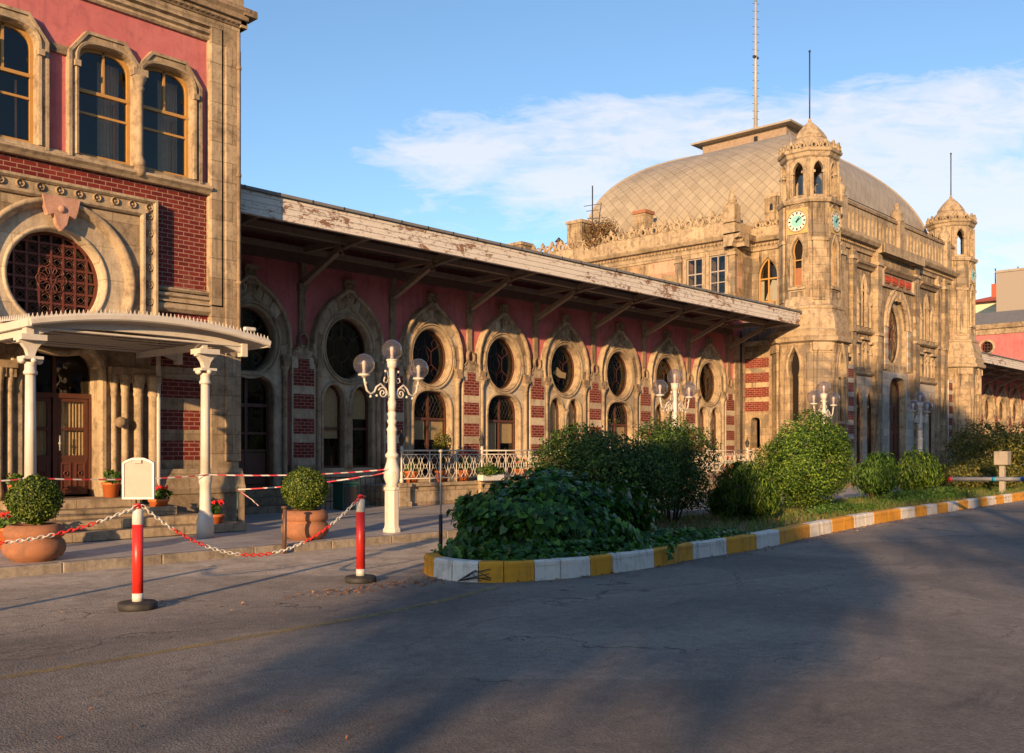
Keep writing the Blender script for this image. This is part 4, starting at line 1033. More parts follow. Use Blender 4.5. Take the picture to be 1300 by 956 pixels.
    # main cornice, balustrade
    def cornice(u0, u1, fr, name='cornice'):
        b = MB(); stringcourse(b, u0, u1, 9.6, [(0, 0), (0, .08), (.12, .1), (.2, .16), (.28, .16), (.32, .34), (.40, .40), (.46, .44), (.52, .44), (.52, -.3), (0, -.3)], fr, M['stone']);
        u = u0
        while u < u1: b.box(u, u+.08, .1, .2, 9.78, 9.88, M['stone_dark'], fr); u += .17
        return b.build(name, t)
    cornice(36.15, 49.8, F)
    b = MB(); b.box(40.2, 44.7, .45, .56, 9.72, 10.1, M['stone'], F); b.box(40.2, 44.7, 0, .5, 9.72, 10.08, M['stone'], F); b.build('cornice_break', t)
    b = MB(); x = 36.3
    hs = []
    while x < 49.4:
        if not (36.7 < x < 37.3 or 42.3 < x < 43.1 or 48.2 < x < 48.9): hs.append(opening(x+.2, 10.36, .20, 10.9, .22, 'point', 8))
        x += .38
    b.plate(rect(36.15, 49.8, 10.1, 11.32), hs, .0, .14, F, M['stone']); b.box(36.15, 49.8, -.06, .2, 11.3, 11.42, M['stone_dark'], F); b.box(36.15, 49.8, -.04, .2, 10.12, 10.26, M['stone'], F); b.build('balustrade', t)
    for x in (36.95, 42.75, 48.5):
        b = MB(); b.box(x-.26, x+.26, -.2, .3, 10.1, 11.45, M['stone'], F); px, py, _ = F(x, 0, .05)
        b.lathe([(.26, 11.45), (.3, 11.5), (.2, 11.56), (.26, 11.7), (.27, 11.82), (.18, 11.98), (.08, 12.02), (.12, 12.1), (.13, 12.18), (.06, 12.28), (.01, 12.3)], (px, py, 0), M['stone'], 12); b.build('urn_pedestal', t)
    b = MB(); b.tube([(36.3, 16.7, 11.55), (49.8, 16.7, 11.52)], .02, M['iron'], 4); b.build('cable', t)
    # left side
    w_h = [rect(20.45, 21.22, 7.8, 9.4), rect(21.52, 22.3, 7.8, 9.4)]
    b = MB(); b.plate(rect(20.0, 32.0, 0, 9.7), w_h, -.5, 0, S, M['hall_plaster']); b.build('side_wall', t)
    b = MB(); b.plate(rect(17.6, 19.99, 0, 6.6), [opening(19.15, 1.6, .4, 2.6, .2, 'basket')], -.5, 0, S, M['hall_y']); b.build('lower_side_wall', t)
    b = MB(); b.box(34.72, 36.2, 17.4, 20.0, 6.45, 6.6, M['slate'])
    S2 = SIDE(36.0); b.plate(rect(17.2, 20.4, 6.4, 9.95), [opening(19.32, 7.5, .86, 8.55, .75, 'point')], -.4, 0, S2, M['hall_y']); b.box(34.72, 36.0, 20.02, 20.35, 6.6, 9.9, M['hall_x']); b.build('recess_wall', t)
    casement(t, 'pointed_window', 19.32, 7.5, 0, .86, S2, -.12, (8.55, .75, 'point'), M['wood_gold'], 8.45, (.5,), (), .06)
    b = MB(); b.plate([(18.95, 7.55), (18.97, 8.35), (19.2, 8.4), (19.5, 7.6)], [], -.165, -.155, S2, M['white']); b.plate([(19.55, 7.55), (19.55, 8.38), (19.7, 8.38), (19.7, 7.55)], [], -.17, -.16, S2, M['white']); b.build('white_curtain', t)
    for k, (a, c_) in enumerate(((20.45, 21.22), (21.52, 22.3))):
        m_ = MB(); m_.plate(rect(a-.12, c_+.12, 7.7, 9.52), [rect(a, c_, 7.8, 9.4)], 0, .06, S, M['stone']); fw = m_.build('window_frame', t)
        casement(fw, 'sash', (a+c_)/2, 7.8, 9.4, c_-a-.02, S, -.04, None, M['board'], 8.75, (.5,), (8.3,), .05)
    for y0, y1 in ((19.98, 20.28), (22.5, 22.8), (26.5, 26.8), (30.5, 30.8)):
        b = MB(); b.box(y0, y1, 0, .12, 6.0, 9.6, M['hall_y'], S); b.box(y0-.04, y1+.04, 0, .17, 9.3, 9.42, M['stone'], S); b.build('side_pilaster', t)
    b = MB(); b.box(20.3, 32, 0, .05, 9.0+.5, 9.66, M['stone'], S); b.build('architrave', t)
    b = MB()
    for k in range(4): b.box(18.50, 19.66, 0, .012, 3.03+k*.57, 3.41+k*.57, M['brick_y'], S)
    b.build('brick_bands', t)
    b = MB(); b.box(18.3, 18.48, 0, .16, .1, 5.6, M['stone_dark'], S); b.box(17.6, 20, 0, .2, 5.6, 5.78, M['stone'], S); b.box(17.6, 19.98, 0, .1, .1, 1.0, M['stone_dark'], S); b.build('base_mouldings', t)
    cornice(19.58, 32.2, S); cornice(17.6, 20.0, S2)
    b = MB(); stringcourse(b, 34.26, 36.0, 9.6, [(0, 0), (0, .08), (.12, .1), (.2, .16), (.28, .16), (.32, .34), (.40, .40), (.52, .44), (.52, -.3), (0, -.3)], FRONT(20.02), M['stone']); b.build('cornice', t)
    b = MB(); b.box(20.0, 32.2, -.15, .1, 10.1, 10.66, M['stone'], S); b.box(17.6, 20, -.15, .1, 10.1, 10.5, M['stone'], S2); b.box(34.86, 36.2, 20.004, 20.2, 10.1, 10.656, M['stone']); b.build('parapet', t)
    b = MB(); crest_band(b, S, 20.2, 32.2, 10.68, .55, M['stone']); crest_band(b, S2, 17.7, 19.95, 10.52, .4, M['stone']); b.build('cresting', t)
    b = MB(); b.box(34.50, 34.97, 19.96, 20.47, 10.62, 11.3, M['stone']); b.lathe([(.24, 11.3), (.27, 11.36), (.17, 11.42), (.2, 11.52), (.12, 11.75), (.02, 12.0)], (34.75, 20.22, 0), M['stone'], 8, False); b.build('corner_pinnacle', t)
    # turret behind the recess
    b = MB(); b.box(36.08, 36.74, 18.9, 19.5, 10.2, 11.75, M['hall_y']); b.box(36.14, 36.86, 18.84, 19.56, 11.72, 11.80, M['stone'])
    b.lathe([(.46, 11.8), (.30, 12.1), (.12, 12.35), (.03, 12.5)], (36.5, 19.2, 0), M['stone'], 4, False, rot=PI/4); b.plate(opening(19.2, 11.2, .13, 11.38, .1, 'round', 8), [], .004, .015, SIDE(36.08), M['black']); b.build('vent_turret', t)
    # chimneys
    for x, y, s_, h in ((35.3, 24.9, .3, 11.95), (35.1, 28.3, .42, 12.0), (35.0, 31.9, .4, 11.5)):
        b = MB(); b.box(x-s_, x+s_, y-s_, y+s_, 10.2, h-.12, M['hall_y']); b.box(x-s_-.05, x+s_+.05, y-s_-.05, y+s_+.05, h-.14, h, M['terracotta' if s_ < .4 else 'stone']); b.build('chimney', t)
    b = MB(); b.lathe([(.12, 10.6), (.12, 11.2)], (34.9, 29.4, 0), M['terracotta'], 8); b.lathe([(.2, 11.22), (.02, 11.42)], (34.9, 29.4, 0), M['iron'], 8); b.build('vent_pipe', t)
    # roof slab, rear walls
    b = MB(); b.box(36.1, 50.6, 17.0, 20.01, 10.0, 10.12, M['slate']); b.box(34.8, 50.6, 20.02, 32.0, 10.0, 10.12, M['slate']); b.build('roof_slab', t)
    b = MB(); b.box(50.2, 50.9, 17.4, 32, 0, 10.1, M['hall_y']); b.box(35.3, 50.2, 31.3, 32, 0, 10.1, M['hall_x']); b.box(35.25, 50.2, 18.2, 18.3, .1, 9.9, M['dark_room']); b.box(35.3, 35.4, 20.1, 31.3, .1, 9.9, M['dark_room']); b.box(49.9, 50.3, 16.6, 17.6, 0, 10.1, M['hall_x'])
    b.box(36.45, 36.5, 17.4, 20, 6.6, 9.9, M['dark_room']); b.build('rear_walls', t)
    # dome
    DX0, DX1, DY0, DY1, ZB, ZD, HT = 36.2, 51.0, 18.3, 28.8, 10.1, 11.6, 4.55
    LX0, LX1, LY0, LY1 = 42.05, 45.15, 21.55, 26.3
    prof = [(0, ZB)]; NS = 26
    TM = math.radians(60)
    for i in range(NS+1):
        a_ = i/NS*TM; prof.append(((1 - math.cos(a_))/(1 - math.cos(TM)), ZD + HT*math.sin(a_)/math.sin(TM)))
    b = MB(); b.uv = []
    def pt(side, s_, tt, z):
        x0, x1 = DX0 + (LX0-DX0)*tt, DX1 + (LX1-DX1)*tt; y0, y1 = DY0 + (LY0-DY0)*tt, DY1 + (LY1-DY1)*tt
        c = [(x0, y1), (x0, y0), (x1, y0), (x1, y1)]; p, q = c[side], c[(side+1) % 4]
        return (p[0] + (q[0]-p[0])*s_, p[1] + (q[1]-p[1])*s_, z)
    uvs = []
    for side in range(4):
        L0 = (Vector(pt(side, 0, 0, 0)) - Vector(pt(side, 1, 0, 0))).length; arc = 0; vs = []; 
        for i, (tt, z) in enumerate(prof):
            if i: arc += (Vector(pt(side, .5, tt, z)) - Vector(pt(side, .5, *prof[i-1]))).length
            for k in range(13):
                p = pt(side, k/12, tt, z); vs.append(p)
                q0, q1 = pt(side, 0, 0, 0), pt(side, 1, 0, 0); d = (Vector(q1)-Vector(q0)).normalized(); uvs.append(((Vector(p)-Vector(q0)).dot(d), arc))
        n = len(prof); b.add(vs, [(i*13+k, i*13+k+1, (i+1)*13+k+1, (i+1)*13+k) for i in range(n-1) for k in range(12)], M['dome'], True)
    b.add([(LX0, LY0, ZD+HT), (LX1, LY0, ZD+HT), (LX1, LY1, ZD+HT), (LX0, LY1, ZD+HT)], [(0, 1, 2, 3)], M['lead']); uvs += [(0, 0)]*4
    d = b.build('dome', t, recalc=False); me = d.data; uvl = me.uv_layers.new(name='UVMap')
    for lp in me.loops: uvl.data[lp.index].uv = uvs[lp.vertex_index]
    for side in range(4): b = MB(); b.tube([pt(side, 0, tt, z) for tt, z in prof], .06, M['lead'], 6); b.build('hip_ridge', d)
    b = MB(); z = 16.1; b.box(LX0+.12, LX1-.12, LY0+.12, LY1-.12, z, 16.68, M['timber_pale']); b.box(LX0+.12, LX0+.115, LY0+1.6, LY0+1.8, 16.2, 16.5, M['black']); lan = b.build('lantern', t)
    e = .30; x0, x1, y0, y1 = LX0-e, LX1+e, LY0-e, LY1+e; xm = (x0+x1)/2
    b = MB(); b.add([(x0, y0, 16.68), (x1, y0, 16.68), (x1, y1, 16.68), (x0, y1, 16.68), (x0-.02, y0-.02, 16.76), (x1+.02, y0-.02, 16.76), (x1+.02, y1+.02, 16.76), (x0-.02, y1+.02, 16.76), (xm, y0+.9, 17.22), (xm, y1-.9, 17.22)],
        [(0, 1, 2, 3), (0, 1, 5, 4), (1, 2, 6, 5), (2, 3, 7, 6), (3, 0, 4, 7), (4, 5, 8), (5, 6, 9, 8), (6, 7, 9), (7, 4, 8, 9)], M['lead']); b.build('lantern_roof', lan)
    b = MB(); mx, my = 43.7, 24.1
    b.lathe([(.3, 16.9), (.22, 17.2), (.12, 17.45), (.09, 17.6)], (mx, my, 0), M['lead'], 8); b.tube([(mx, my, 17.2), (mx, my, 23.95)], [.1, .05], M['steel'], 8)
    for k in range(16): z = 17.9 + k*.38; b.tube([(mx-.16, my+.1, z), (mx+.16, my-.1, z)], .012, M['iron'], 4)
    b.box(mx-.2, mx+.2, my-.06, my+.06, 20.9, 21.0, M['iron']); b.lathe([(.03, 23.6), (.06, 23.7), (.06, 23.85), (.02, 24.0)], (mx, my, 0), M['leaf_box'], 8); b.build('mast', lan)
    b = MB(); ax, ay = 35.0, 27.5; b.tube([(ax, ay, 10.2), (ax, ay, 13.5)], .03, M['iron'], 5)
    for z, l in ((12.6, .5), (12.35, .35), (12.0, .3)): b.tube([(ax, ay-l, z), (ax, ay+l, z+.05)], .014, M['iron'], 4)
    b.build('aerial', t)
    tower(35.15, 17.1, t, -1); tower(50.5, 17.1, t, 1, .5)
    # dry weed on the parapet
    return t
HALL = hall()

# ------------------------------------------------------------------ far end pavilion and the houses behind
def far():
    t = thing('far_pavilion', 'far pavilion with pink side wall and small round window under a grey slate roof', 'building', (80, 20, 0))
    S = SIDE(76.0)
    b = MB(); b.plate(rect(16.4, 32, .1, 10.0), [ell(23.2, 9.05, .42, .42, 20)], -.4, 0, S, M['pink']); b.box(76.01, 86, 16.4, 16.8, .1, 10, M['pink']); b.box(76.5, 86, 16.8, 32, .1, 9.9, M['dark_room']); b.build('wall', t)
    b = MB(); b.sweep(ell(23.2, 9.05, .42, .42, 24)[::-1], [(0, -.1), (0, .06), (.14, .06), (.16, 0)], S, M['stone'], True)
    for k in range(-1, 2): b.box(23.2+k*.22-.02, 23.2+k*.22+.02, -.2, -.15, 8.68, 9.42, M['wood'], S); b.box(22.82, 23.58, -.2, -.15, 9.05+k*.22-.02, 9.05+k*.22+.02, M['wood'], S)
    b.build('round_window', t)
    b = MB(); stringcourse(b, 16.2, 32, 9.95, [(0, 0), (0, .1), (.35, .14), (.4, .3), (.6, .4), (.72, .45), (.72, -.3)], S, M['stone']); b.box(75.8, 86, 16.1, 16.8, 9.95, 10.6, M['stone']); b.build('cornice', t)
    b = MB(); b.add([(75.6, 15.9, 10.68), (86.4, 15.9, 10.68), (86.4, 32.4, 10.68), (75.6, 32.4, 10.68), (78.5, 19, 11.9), (83.5, 19, 11.9), (83.5, 29, 11.9), (78.5, 29, 11.9)], [(0, 1, 5, 4), (1, 2, 6, 5), (2, 3, 7, 6), (3, 0, 4, 7), (4, 5, 6, 7), (0, 1, 2, 3)], M['slate']); b.build('roof', t)
    yl = plain('pale_yellow_render', (.62, .58, .40), .9); gr = plain('grey_render', (.27, .235, .20), .9); rt = plain('red_roof_tiles', (.40, .09, .05), .85)
    t = thing('yellow_house', 'pale yellow house with a red tiled roof peeping over the station at far right', 'building', (112, 34, 0))
    b = MB(); b.box(106, 117, 26, 34.5, 0, 16.6, yl); b.box(105.9, 105.99, 26, 34.5, 13.2, 15.4, plain('pale_green_render', (.50, .58, .40), .9)); b.build('wall', t)
    b = MB(); b.add([(105.2, 25, 16.6), (118, 25, 16.6), (118, 35.3, 16.6), (105.2, 35.3, 16.6), (109.5, 30.2, 18.0), (113, 30.2, 18.0)], [(0, 1, 5, 4), (1, 2, 5), (2, 3, 4, 5), (3, 0, 4), (0, 1, 2, 3)], rt); rf = b.build('roof', t)
    for x, y in ((107.5, 32), (108, 30)):
        b = MB(); b.box(x-.3, x+.3, y-.3, y+.3, 16.8, 18.6, rt); b.tube([(x, y, 18.6), (x, y, 20.2)], .06, M['iron'], 4); b.build('chimney', rf)
    for y in (27.5, 30.5, 33): b = MB(); b.box(105.88, 105.98, y-.5, y+.5, 13.6, 15.0, M['dark_room']); b.build('window', t)
    t = thing('grey_block', 'plain windowless grey brown block rising behind the far pavilion at the right edge', 'building', (100, 26, 0))
    b = MB(); b.box(95, 108, 17, 28.2, 0, 17.6, gr); b.box(94.9, 108.1, 16.9, 28.3, 17.6, 17.8, M['lead']); b.build('wall', t)
far()
# ------------------------------------------------------------------ ground
def path_interp(P, n=10):
    """Catmull-Rom through P"""
    out = []
    for i in range(len(P)-1):
        p0 = Vector(P[max(0, i-1)]); p1 = Vector(P[i]); p2 = Vector(P[i+1]); p3 = Vector(P[min(len(P)-1, i+2)])
        for k in range(n):
            t = k/n; out.append(.5*((2*p1) + (p2-p0)*t + (2*p0-5*p1+4*p2-p3)*t*t + (-p0+3*p1-3*p2+p3)*t**3))
    out.append(Vector(P[-1])); return out

b = MB(); b.add([(-300, -300, 0), (600, -300, 0), (600, 600, 0), (-300, 600, 0)], [(0, 1, 2, 3)], M['ground'])
tag(b.build('road', recalc=False), kind='structure')
b = MB(); b.box(-6, 90, 12.36, 19.6, -.05, .12, M['marble']); tag(b.build('marble_pavement'), kind='structure')
b = MB(); x = -6
while x < 60:
    L = 1.15 + .25*random.random(); b.box(x, x+L-.008, 12.2+.012*random.random(), 12.358, -.05, .124, M['kerb_stone']); x += L
tag(b.build('pavement_kerb', None, None, .012), kind='structure')
# worn yellow line
P = path_interp([(-2, 6.75), (2.4, 6.86), (3.5, 6.87), (5.9, 7.02), (7.7, 7.40)], 12)
b = MB(); vs = []
for i, p in enumerate(P):
    t_ = (P[min(i+1, len(P)-1)] - P[max(0, i-1)]).normalized(); n_ = Vector((-t_.y, t_.x))*.055
    vs += [(p.x+n_.x, p.y+n_.y, .004), (p.x-n_.x, p.y-n_.y, .004)]
b.add(vs, [(2*i, 2*i+1, 2*i+3, 2*i+2) for i in range(len(P)-1)], M['road_yellow']); tag(b.build('road_marking', recalc=False), kind='structure')
# round worn manhole patches at left
def disc_patch(name, x, y, rx, ry, mat, z=.005):
    b = MB(); n = 28; vs = [(x, y, z)] + [(x + rx*math.cos(2*PI*i/n)*(1+.06*math.sin(3*i)), y + ry*math.sin(2*PI*i/n)*(1+.08*math.cos(2.3*i)), z) for i in range(n)]
    b.add(vs, [(0, i+1, (i+1) % n + 1) for i in range(n)], mat); return tag(b.build(name, recalc=False), kind='structure')
conc2 = stone('pale_concrete_patch', (.20, .16, .12), (.10, .08, .065), (.27, .22, .17), None, streak=.1, grime=.7)
cpm = worn_paint('pale_concrete_patch', (.30, .25, .2), .56, (.16, .13, .1)); disc_patch('concrete_patch', 2.98, 7.62, .46, .27, cpm); disc_patch('concrete_patch', 1.95, 7.05, .42, .22, cpm)

# ------------------------------------------------------------------ planted island with painted kerb
front_px = [(8.12, 9.02), (7.92, 8.72), (7.80, 8.35), (7.84, 7.95), (8.05, 7.66), (8.46, 7.46), (9.18, 7.26), (10.5, 7.22), (11.6, 7.34), (13.4, 7.38), (15.9, 7.72), (18.5, 8.05), (21.5, 8.30), (24.5, 8.42), (28, 8.6), (32.2, 8.8), (38, 9.1), (46, 9.5)]
KP = path_interp(front_px, 24)
def proj(p, z=0):
    d = .7331*p[0] + .6801*p[1]; return 650 + 1243*(.6801*p[0] - .7331*p[1])/d
brk = [532.6, 550, 607, 679, 750, 778, 831, 880, 923, 961, 990, 1029, 1057, 1085, 1110, 1144, 1162, 1177, 1190, 1204, 1217, 1230, 1242, 1254, 1265, 1275, 1285, 1293]
island = thing('traffic_island', 'long planted traffic island edged with white and ochre painted kerb blocks', 'traffic island', (12, 9, 0))
def kerb_seg(pts, mat, wd=.17, h=.235):
    b = MB(); vs = []; n = len(pts)
    for i, p in enumerate(pts):
        t_ = (pts[min(i+1, n-1)] - pts[max(0, i-1)]).normalized(); nn = Vector((-t_.y, t_.x))
        jz = 0
        for (o, z) in ((0, -.02), (.008, h-.025+jz), (.028, h+jz), (wd, h+jz), (wd, -.02)): vs.append((p.x + nn.x*o, p.y + nn.y*o, z))
    fs = [(i*5+k, (i+1)*5+k, (i+1)*5+(k+1) % 5, i*5+(k+1) % 5) for i in range(n-1) for k in range(5)] + [tuple(range(5)), tuple((n-1)*5+k for k in range(5))]
    b.add(vs, fs, mat); return b.build('kerb_block', island)
def split_path(P, cuts):
    """cut the dense path where its px value crosses the cuts"""
    segs = []; cur = [P[0]]; ci = 0
    for i in range(1, len(P)):
        a, c_ = proj(P[i-1]), proj(P[i])
        while ci < len(cuts) and i > 30 and a <= cuts[ci] < c_:
            q = (cuts[ci]-a)/(c_-a); m_ = P[i-1].lerp(P[i], q); cur.append(m_); segs.append(cur); cur = [m_]; ci += 1
        cur.append(P[i])
    segs.append(cur); return segs
segs = split_path(KP, brk[1:])
# colours: first piece (nose) yellow, then alternating
def trim(sg, g=.006):
    if len(sg) < 2: return sg
    sg = [sg[0]] + [p for p in sg[1:-1] if (p-sg[0]).length > .03 and (p-sg[-1]).length > .03] + [sg[-1]]
    a = sg[0] + (sg[1]-sg[0]).normalized()*g; e = sg[-1] - (sg[-1]-sg[-2]).normalized()*g
    return [a] + sg[1:-1] + [e]
for i, sg in enumerate(segs):
    L = sum((sg[k+1]-sg[k]).length for k in range(len(sg)-1)); mat = M['kerb_yellow'] if i % 2 == 0 else M['kerb_white']
    if i == len(segs)-1:
        # beyond the frame: regular blocks
        n = int(L/.9); acc = 0; cur = [sg[0]]; k2 = 0
        for k in range(1, len(sg)):
            acc += (sg[k]-sg[k-1]).length; cur.append(sg[k])
            if acc > .9: kerb_seg(trim(cur), M['kerb_yellow'] if k2 % 2 == 0 else M['kerb_white']); cur = [sg[k]]; acc = 0; k2 += 1
        continue
    parts = 2 if L > .62 else 1
    n = len(sg)
    if parts == 1 or n < 6: kerb_seg(trim(sg), mat)
    else: kerb_seg(trim(sg[:n//2+1]), mat); kerb_seg(trim(sg[n//2:]), mat)
back = [(8.12, 9.02), (8.38, 9.27), (8.85, 9.48), (10, 9.85), (13, 10.5), (20, 11.1), (30, 11.6), (46, 12.0)]
BP = path_interp(back, 10)
acc = 0; cur = [BP[0]]
for k in range(1, len(BP)):
    acc += (BP[k]-BP[k-1]).length; cur.append(BP[k])
    if acc > .8:
        kerb_seg(trim([p for p in cur])[::-1], M['stone_dark'], .15, .19); cur = [BP[k]]; acc = 0
# soil
poly = [(p.x, p.y) for p in KP[::8]] + [(p.x, p.y) for p in BP[::-1][:-3]]
def pip(x, y, P):
    c = False; j = len(P)-1
    for i in range(len(P)):
        if (P[i][1] > y) != (P[j][1] > y) and x < (P[j][0]-P[i][0])*(y-P[i][1])/(P[j][1]-P[i][1]) + P[i][0]: c = not c
        j = i
    return c
b = MB(); tri = tessellate_polygon([[Vector((x, y, 0)) for x, y in poly]]); b.add([(x + (0.04 if 0 else 0), y, .17) for x, y in poly], tri, M['soil']); tag(b.build('soil_bed', recalc=False), kind='structure')

# ------------------------------------------------------------------ foliage
def unit(v): return v/np.maximum(1e-9, np.linalg.norm(v, axis=1, keepdims=True))
def leaf_mesh(name, P, N, size, mat, parent=None, aspect=.5, shape='rhomb', jit=.5, sizevar=.35, fold=.18, droop=None):
    n = len(P); N = unit(N + rng.normal(0, jit, (n, 3)))
    T = rng.normal(0, 1, (n, 3))
    if droop is not None: T = T*.5 + np.array(droop)
    T = unit(T - (T*N).sum(1, keepdims=True)*N); B = np.cross(N, T)
    s = size*(1 + rng.uniform(-sizevar, sizevar, (n, 1)))
    if shape == 'rhomb':
        V = np.stack([P - T*s*.5, P + B*s*aspect*.5 + N*s*fold, P + T*s*.5, P - B*s*aspect*.5 + N*s*fold], 1); k = 4
        F_ = [(0, 1, 2), (0, 2, 3)]
    else:
        V = np.stack([P - T*s*.35, P - T*s*.5 + B*s*.33 + N*s*fold*.6, P + B*s*.48 - T*s*.1 + N*s*fold, P + T*s*.62 - N*s*.1, P - B*s*.48 - T*s*.1 + N*s*fold, P - T*s*.5 - B*s*.33 + N*s*fold*.6], 1); k = 6
        F_ = [(0, 1, 2), (0, 2, 3), (0, 3, 4), (0, 4, 5)]
    V = V.reshape(-1, 3)
    off = np.array([0., 0, 0]); p = parent
    while p is not None: off += np.array(p.location); p = p.parent
    V = V - off
    idx = (np.arange(n)[:, None, None]*k + np.array(F_)[None]).reshape(-1)
    me = bpy.data.meshes.new(name); nf = n*len(F_)
    me.vertices.add(len(V)); me.vertices.foreach_set('co', V.astype(np.float32).ravel())
    me.loops.add(nf*3); me.loops.foreach_set('vertex_index', idx.astype(np.int32))
    me.polygons.add(nf); me.polygons.foreach_set('loop_start', (np.arange(nf)*3).astype(np.int32))
    me.polygons.foreach_set('loop_total', np.full(nf, 3, np.int32))
    me.materials.append(mat); me.update(calc_edges=True); me.validate()
    o = bpy.data.objects.new(name, me); COL.objects.link(o)
    if parent is not None: o.parent = parent
    return o

def crown_pts(n, c, r, lumps=10, lump_r=.4, shell=.5, zmin=-1, seed=0, spiky=0):
    """points through a lumpy ellipsoid volume + outward normals"""
    g = np.random.default_rng(seed); c = np.array(c); r = np.array(r)
    L = unit(g.normal(0, 1, (lumps, 3))); L[:, 2] = np.maximum(L[:, 2], zmin); Lr = lump_r*(1 + g.uniform(-.4, .4, lumps))
    LC = L*(1 - Lr[:, None]*.75)
    LC = np.vstack([LC, np.zeros((1, 3))]); Lr = np.append(Lr, .62)
    w = Lr**2; k = g.choice(len(Lr), n, p=w/w.sum())
    D = unit(g.normal(0, 1, (n, 3))); rad = Lr[k]*(g.uniform(shell, 1, n)**.6 if True else 1)
    Q = LC[k] + D*rad[:, None]
    if spiky: Q += D*np.abs(g.normal(0, spiky, (n, 1)))
    keep = Q[:, 2] > zmin; Q = Q[keep]; D = D[keep]
    return c + Q*r, unit(D*.6 + unit(Q)*.7)

def shrub(name, label, c, r, n, size, mat, stems=7, group='bushes along the traffic island', aspect=.5, lumps=14, lump_r=.42, spiky=0, droop=None, zmin=-.85, seed=1, jit=.55, shape='rhomb', sh=.5, base=.17, inner=True):
    t = thing(name, label, 'bush', (c[0], c[1], base), group)
    P, N = crown_pts(n, c, r, lumps, lump_r, sh, zmin, seed, spiky)
    leaf_mesh('foliage', P, N, size, mat, t, aspect, shape, jit, droop=droop)
    g = random.Random(seed); b = MB()
    for i in range(stems):
        a = g.uniform(0, 2*PI); q = g.uniform(.25, .9)
        x1, y1 = c[0] + r[0]*q*math.cos(a), c[1] + r[1]*q*math.sin(a); z1 = c[2] + r[2]*g.uniform(-.1, .6)
        x0, y0 = c[0] + .12*math.cos(a), c[1] + .12*math.sin(a)
        b.tube([(x0, y0, base-.05), ((x0*2+x1)/3, (y0*2+y1)/3, base+(z1-base)*.4), (x1, y1, z1)], [.022, .016, .006], M['bark'], 5)
        for k in range(3):
            f = g.uniform(.4, .9); px, py, pz = x0+(x1-x0)*f, y0+(y1-y0)*f, base+(z1-base)*f
            b.tube([(px, py, pz), (px+g.uniform(-.25, .25), py+g.uniform(-.25, .25), pz+g.uniform(.1, .35))], [.008, .004], M['bark'], 4)
    b.build('stems', t); return t

def island_grass(n, x0, x1, f, mat, h, name, label, seed):
    g = np.random.default_rng(seed); P = []
    while len(P) < n:
        x = g.uniform(x0, x1); ya, yb = f(x); y = g.uniform(ya, yb)
        P.append((x, y, .17))
    P = np.array(P); m_ = len(P); k = 3
    base = P; a = g.uniform(0, 2*PI, m_); H = h*g.uniform(.4, 1.3, m_); lean = g.normal(0, .5, (m_, 2))*H[:, None]; w = .006
    d = np.stack([np.cos(a)*w, np.sin(a)*w, 0*a], 1)
    V = np.stack([base-d, base+d, base+np.stack([lean[:, 0], lean[:, 1], H], 1)], 1).reshape(-1, 3)
    me = bpy.data.meshes.new(name); me.from_pydata(V.tolist(), [], [(3*i, 3*i+1, 3*i+2) for i in range(m_)]); me.materials.append(mat)
    o = bpy.data.objects.new(name, me); COL.objects.link(o); return tag(o, label, 'grass', kind='stuff')
fy = lambda x: (float(np.interp(x, [p[0] for p in front_px[5:]], [p[1] for p in front_px[5:]]))+.18, float(np.interp(x, [p[0] for p in back[2:]], [p[1] for p in back[2:]]))-.1)
island_grass(9000, 11, 40, fy, M['straw'], .10, 'dry_grass', 'sparse dry grass on the soil of the traffic island', 3)
island_grass(7000, 14, 40, fy, M['leaf_narrow'], .16, 'green_grass', 'short green grass and weeds on the traffic island', 4)
def litter(n, f, name, label, size, mat, z, seed):
    g = np.random.default_rng(seed); P = np.array([f(g) for _ in range(n)]); P = np.c_[P, np.full(n, z)]
    o = leaf_mesh(name, P, np.tile([0, 0, 1.], (n, 1)), size, mat, None, .5, 'rhomb', .25); return tag(o, label, 'leaf litter', kind='stuff')
litter(260, lambda g: ((lambda x: (x, np.interp(x, [p[0] for p in front_px[4:]], [p[1] for p in front_px[4:]]) - abs(g.normal(.03, .16))))(g.uniform(8.2, 30))), 'fallen_leaves', 'dry fallen leaves gathered along the painted kerb', .05, M['leaf_dry'], .012, 5)
litter(220, lambda g: (g.normal(7.2, .8), g.normal(8.35, .14)), 'fallen_leaves', 'brown leaf litter on the road beside the second red bollard', .045, M['leaf_dry'], .012, 6)
litter(420, lambda g: (g.uniform(-1, 22), g.uniform(3.5, 12)), 'fallen_leaves', 'scattered single dry leaves over the road', .032, M['leaf_dry'], .012, 8)
litter(700, lambda g: (g.uniform(13, 34), g.uniform(8.3, 11)), 'fallen_leaves', 'brown leaf litter on the soil under the bushes', .06, M['leaf_dry'], .185, 9)

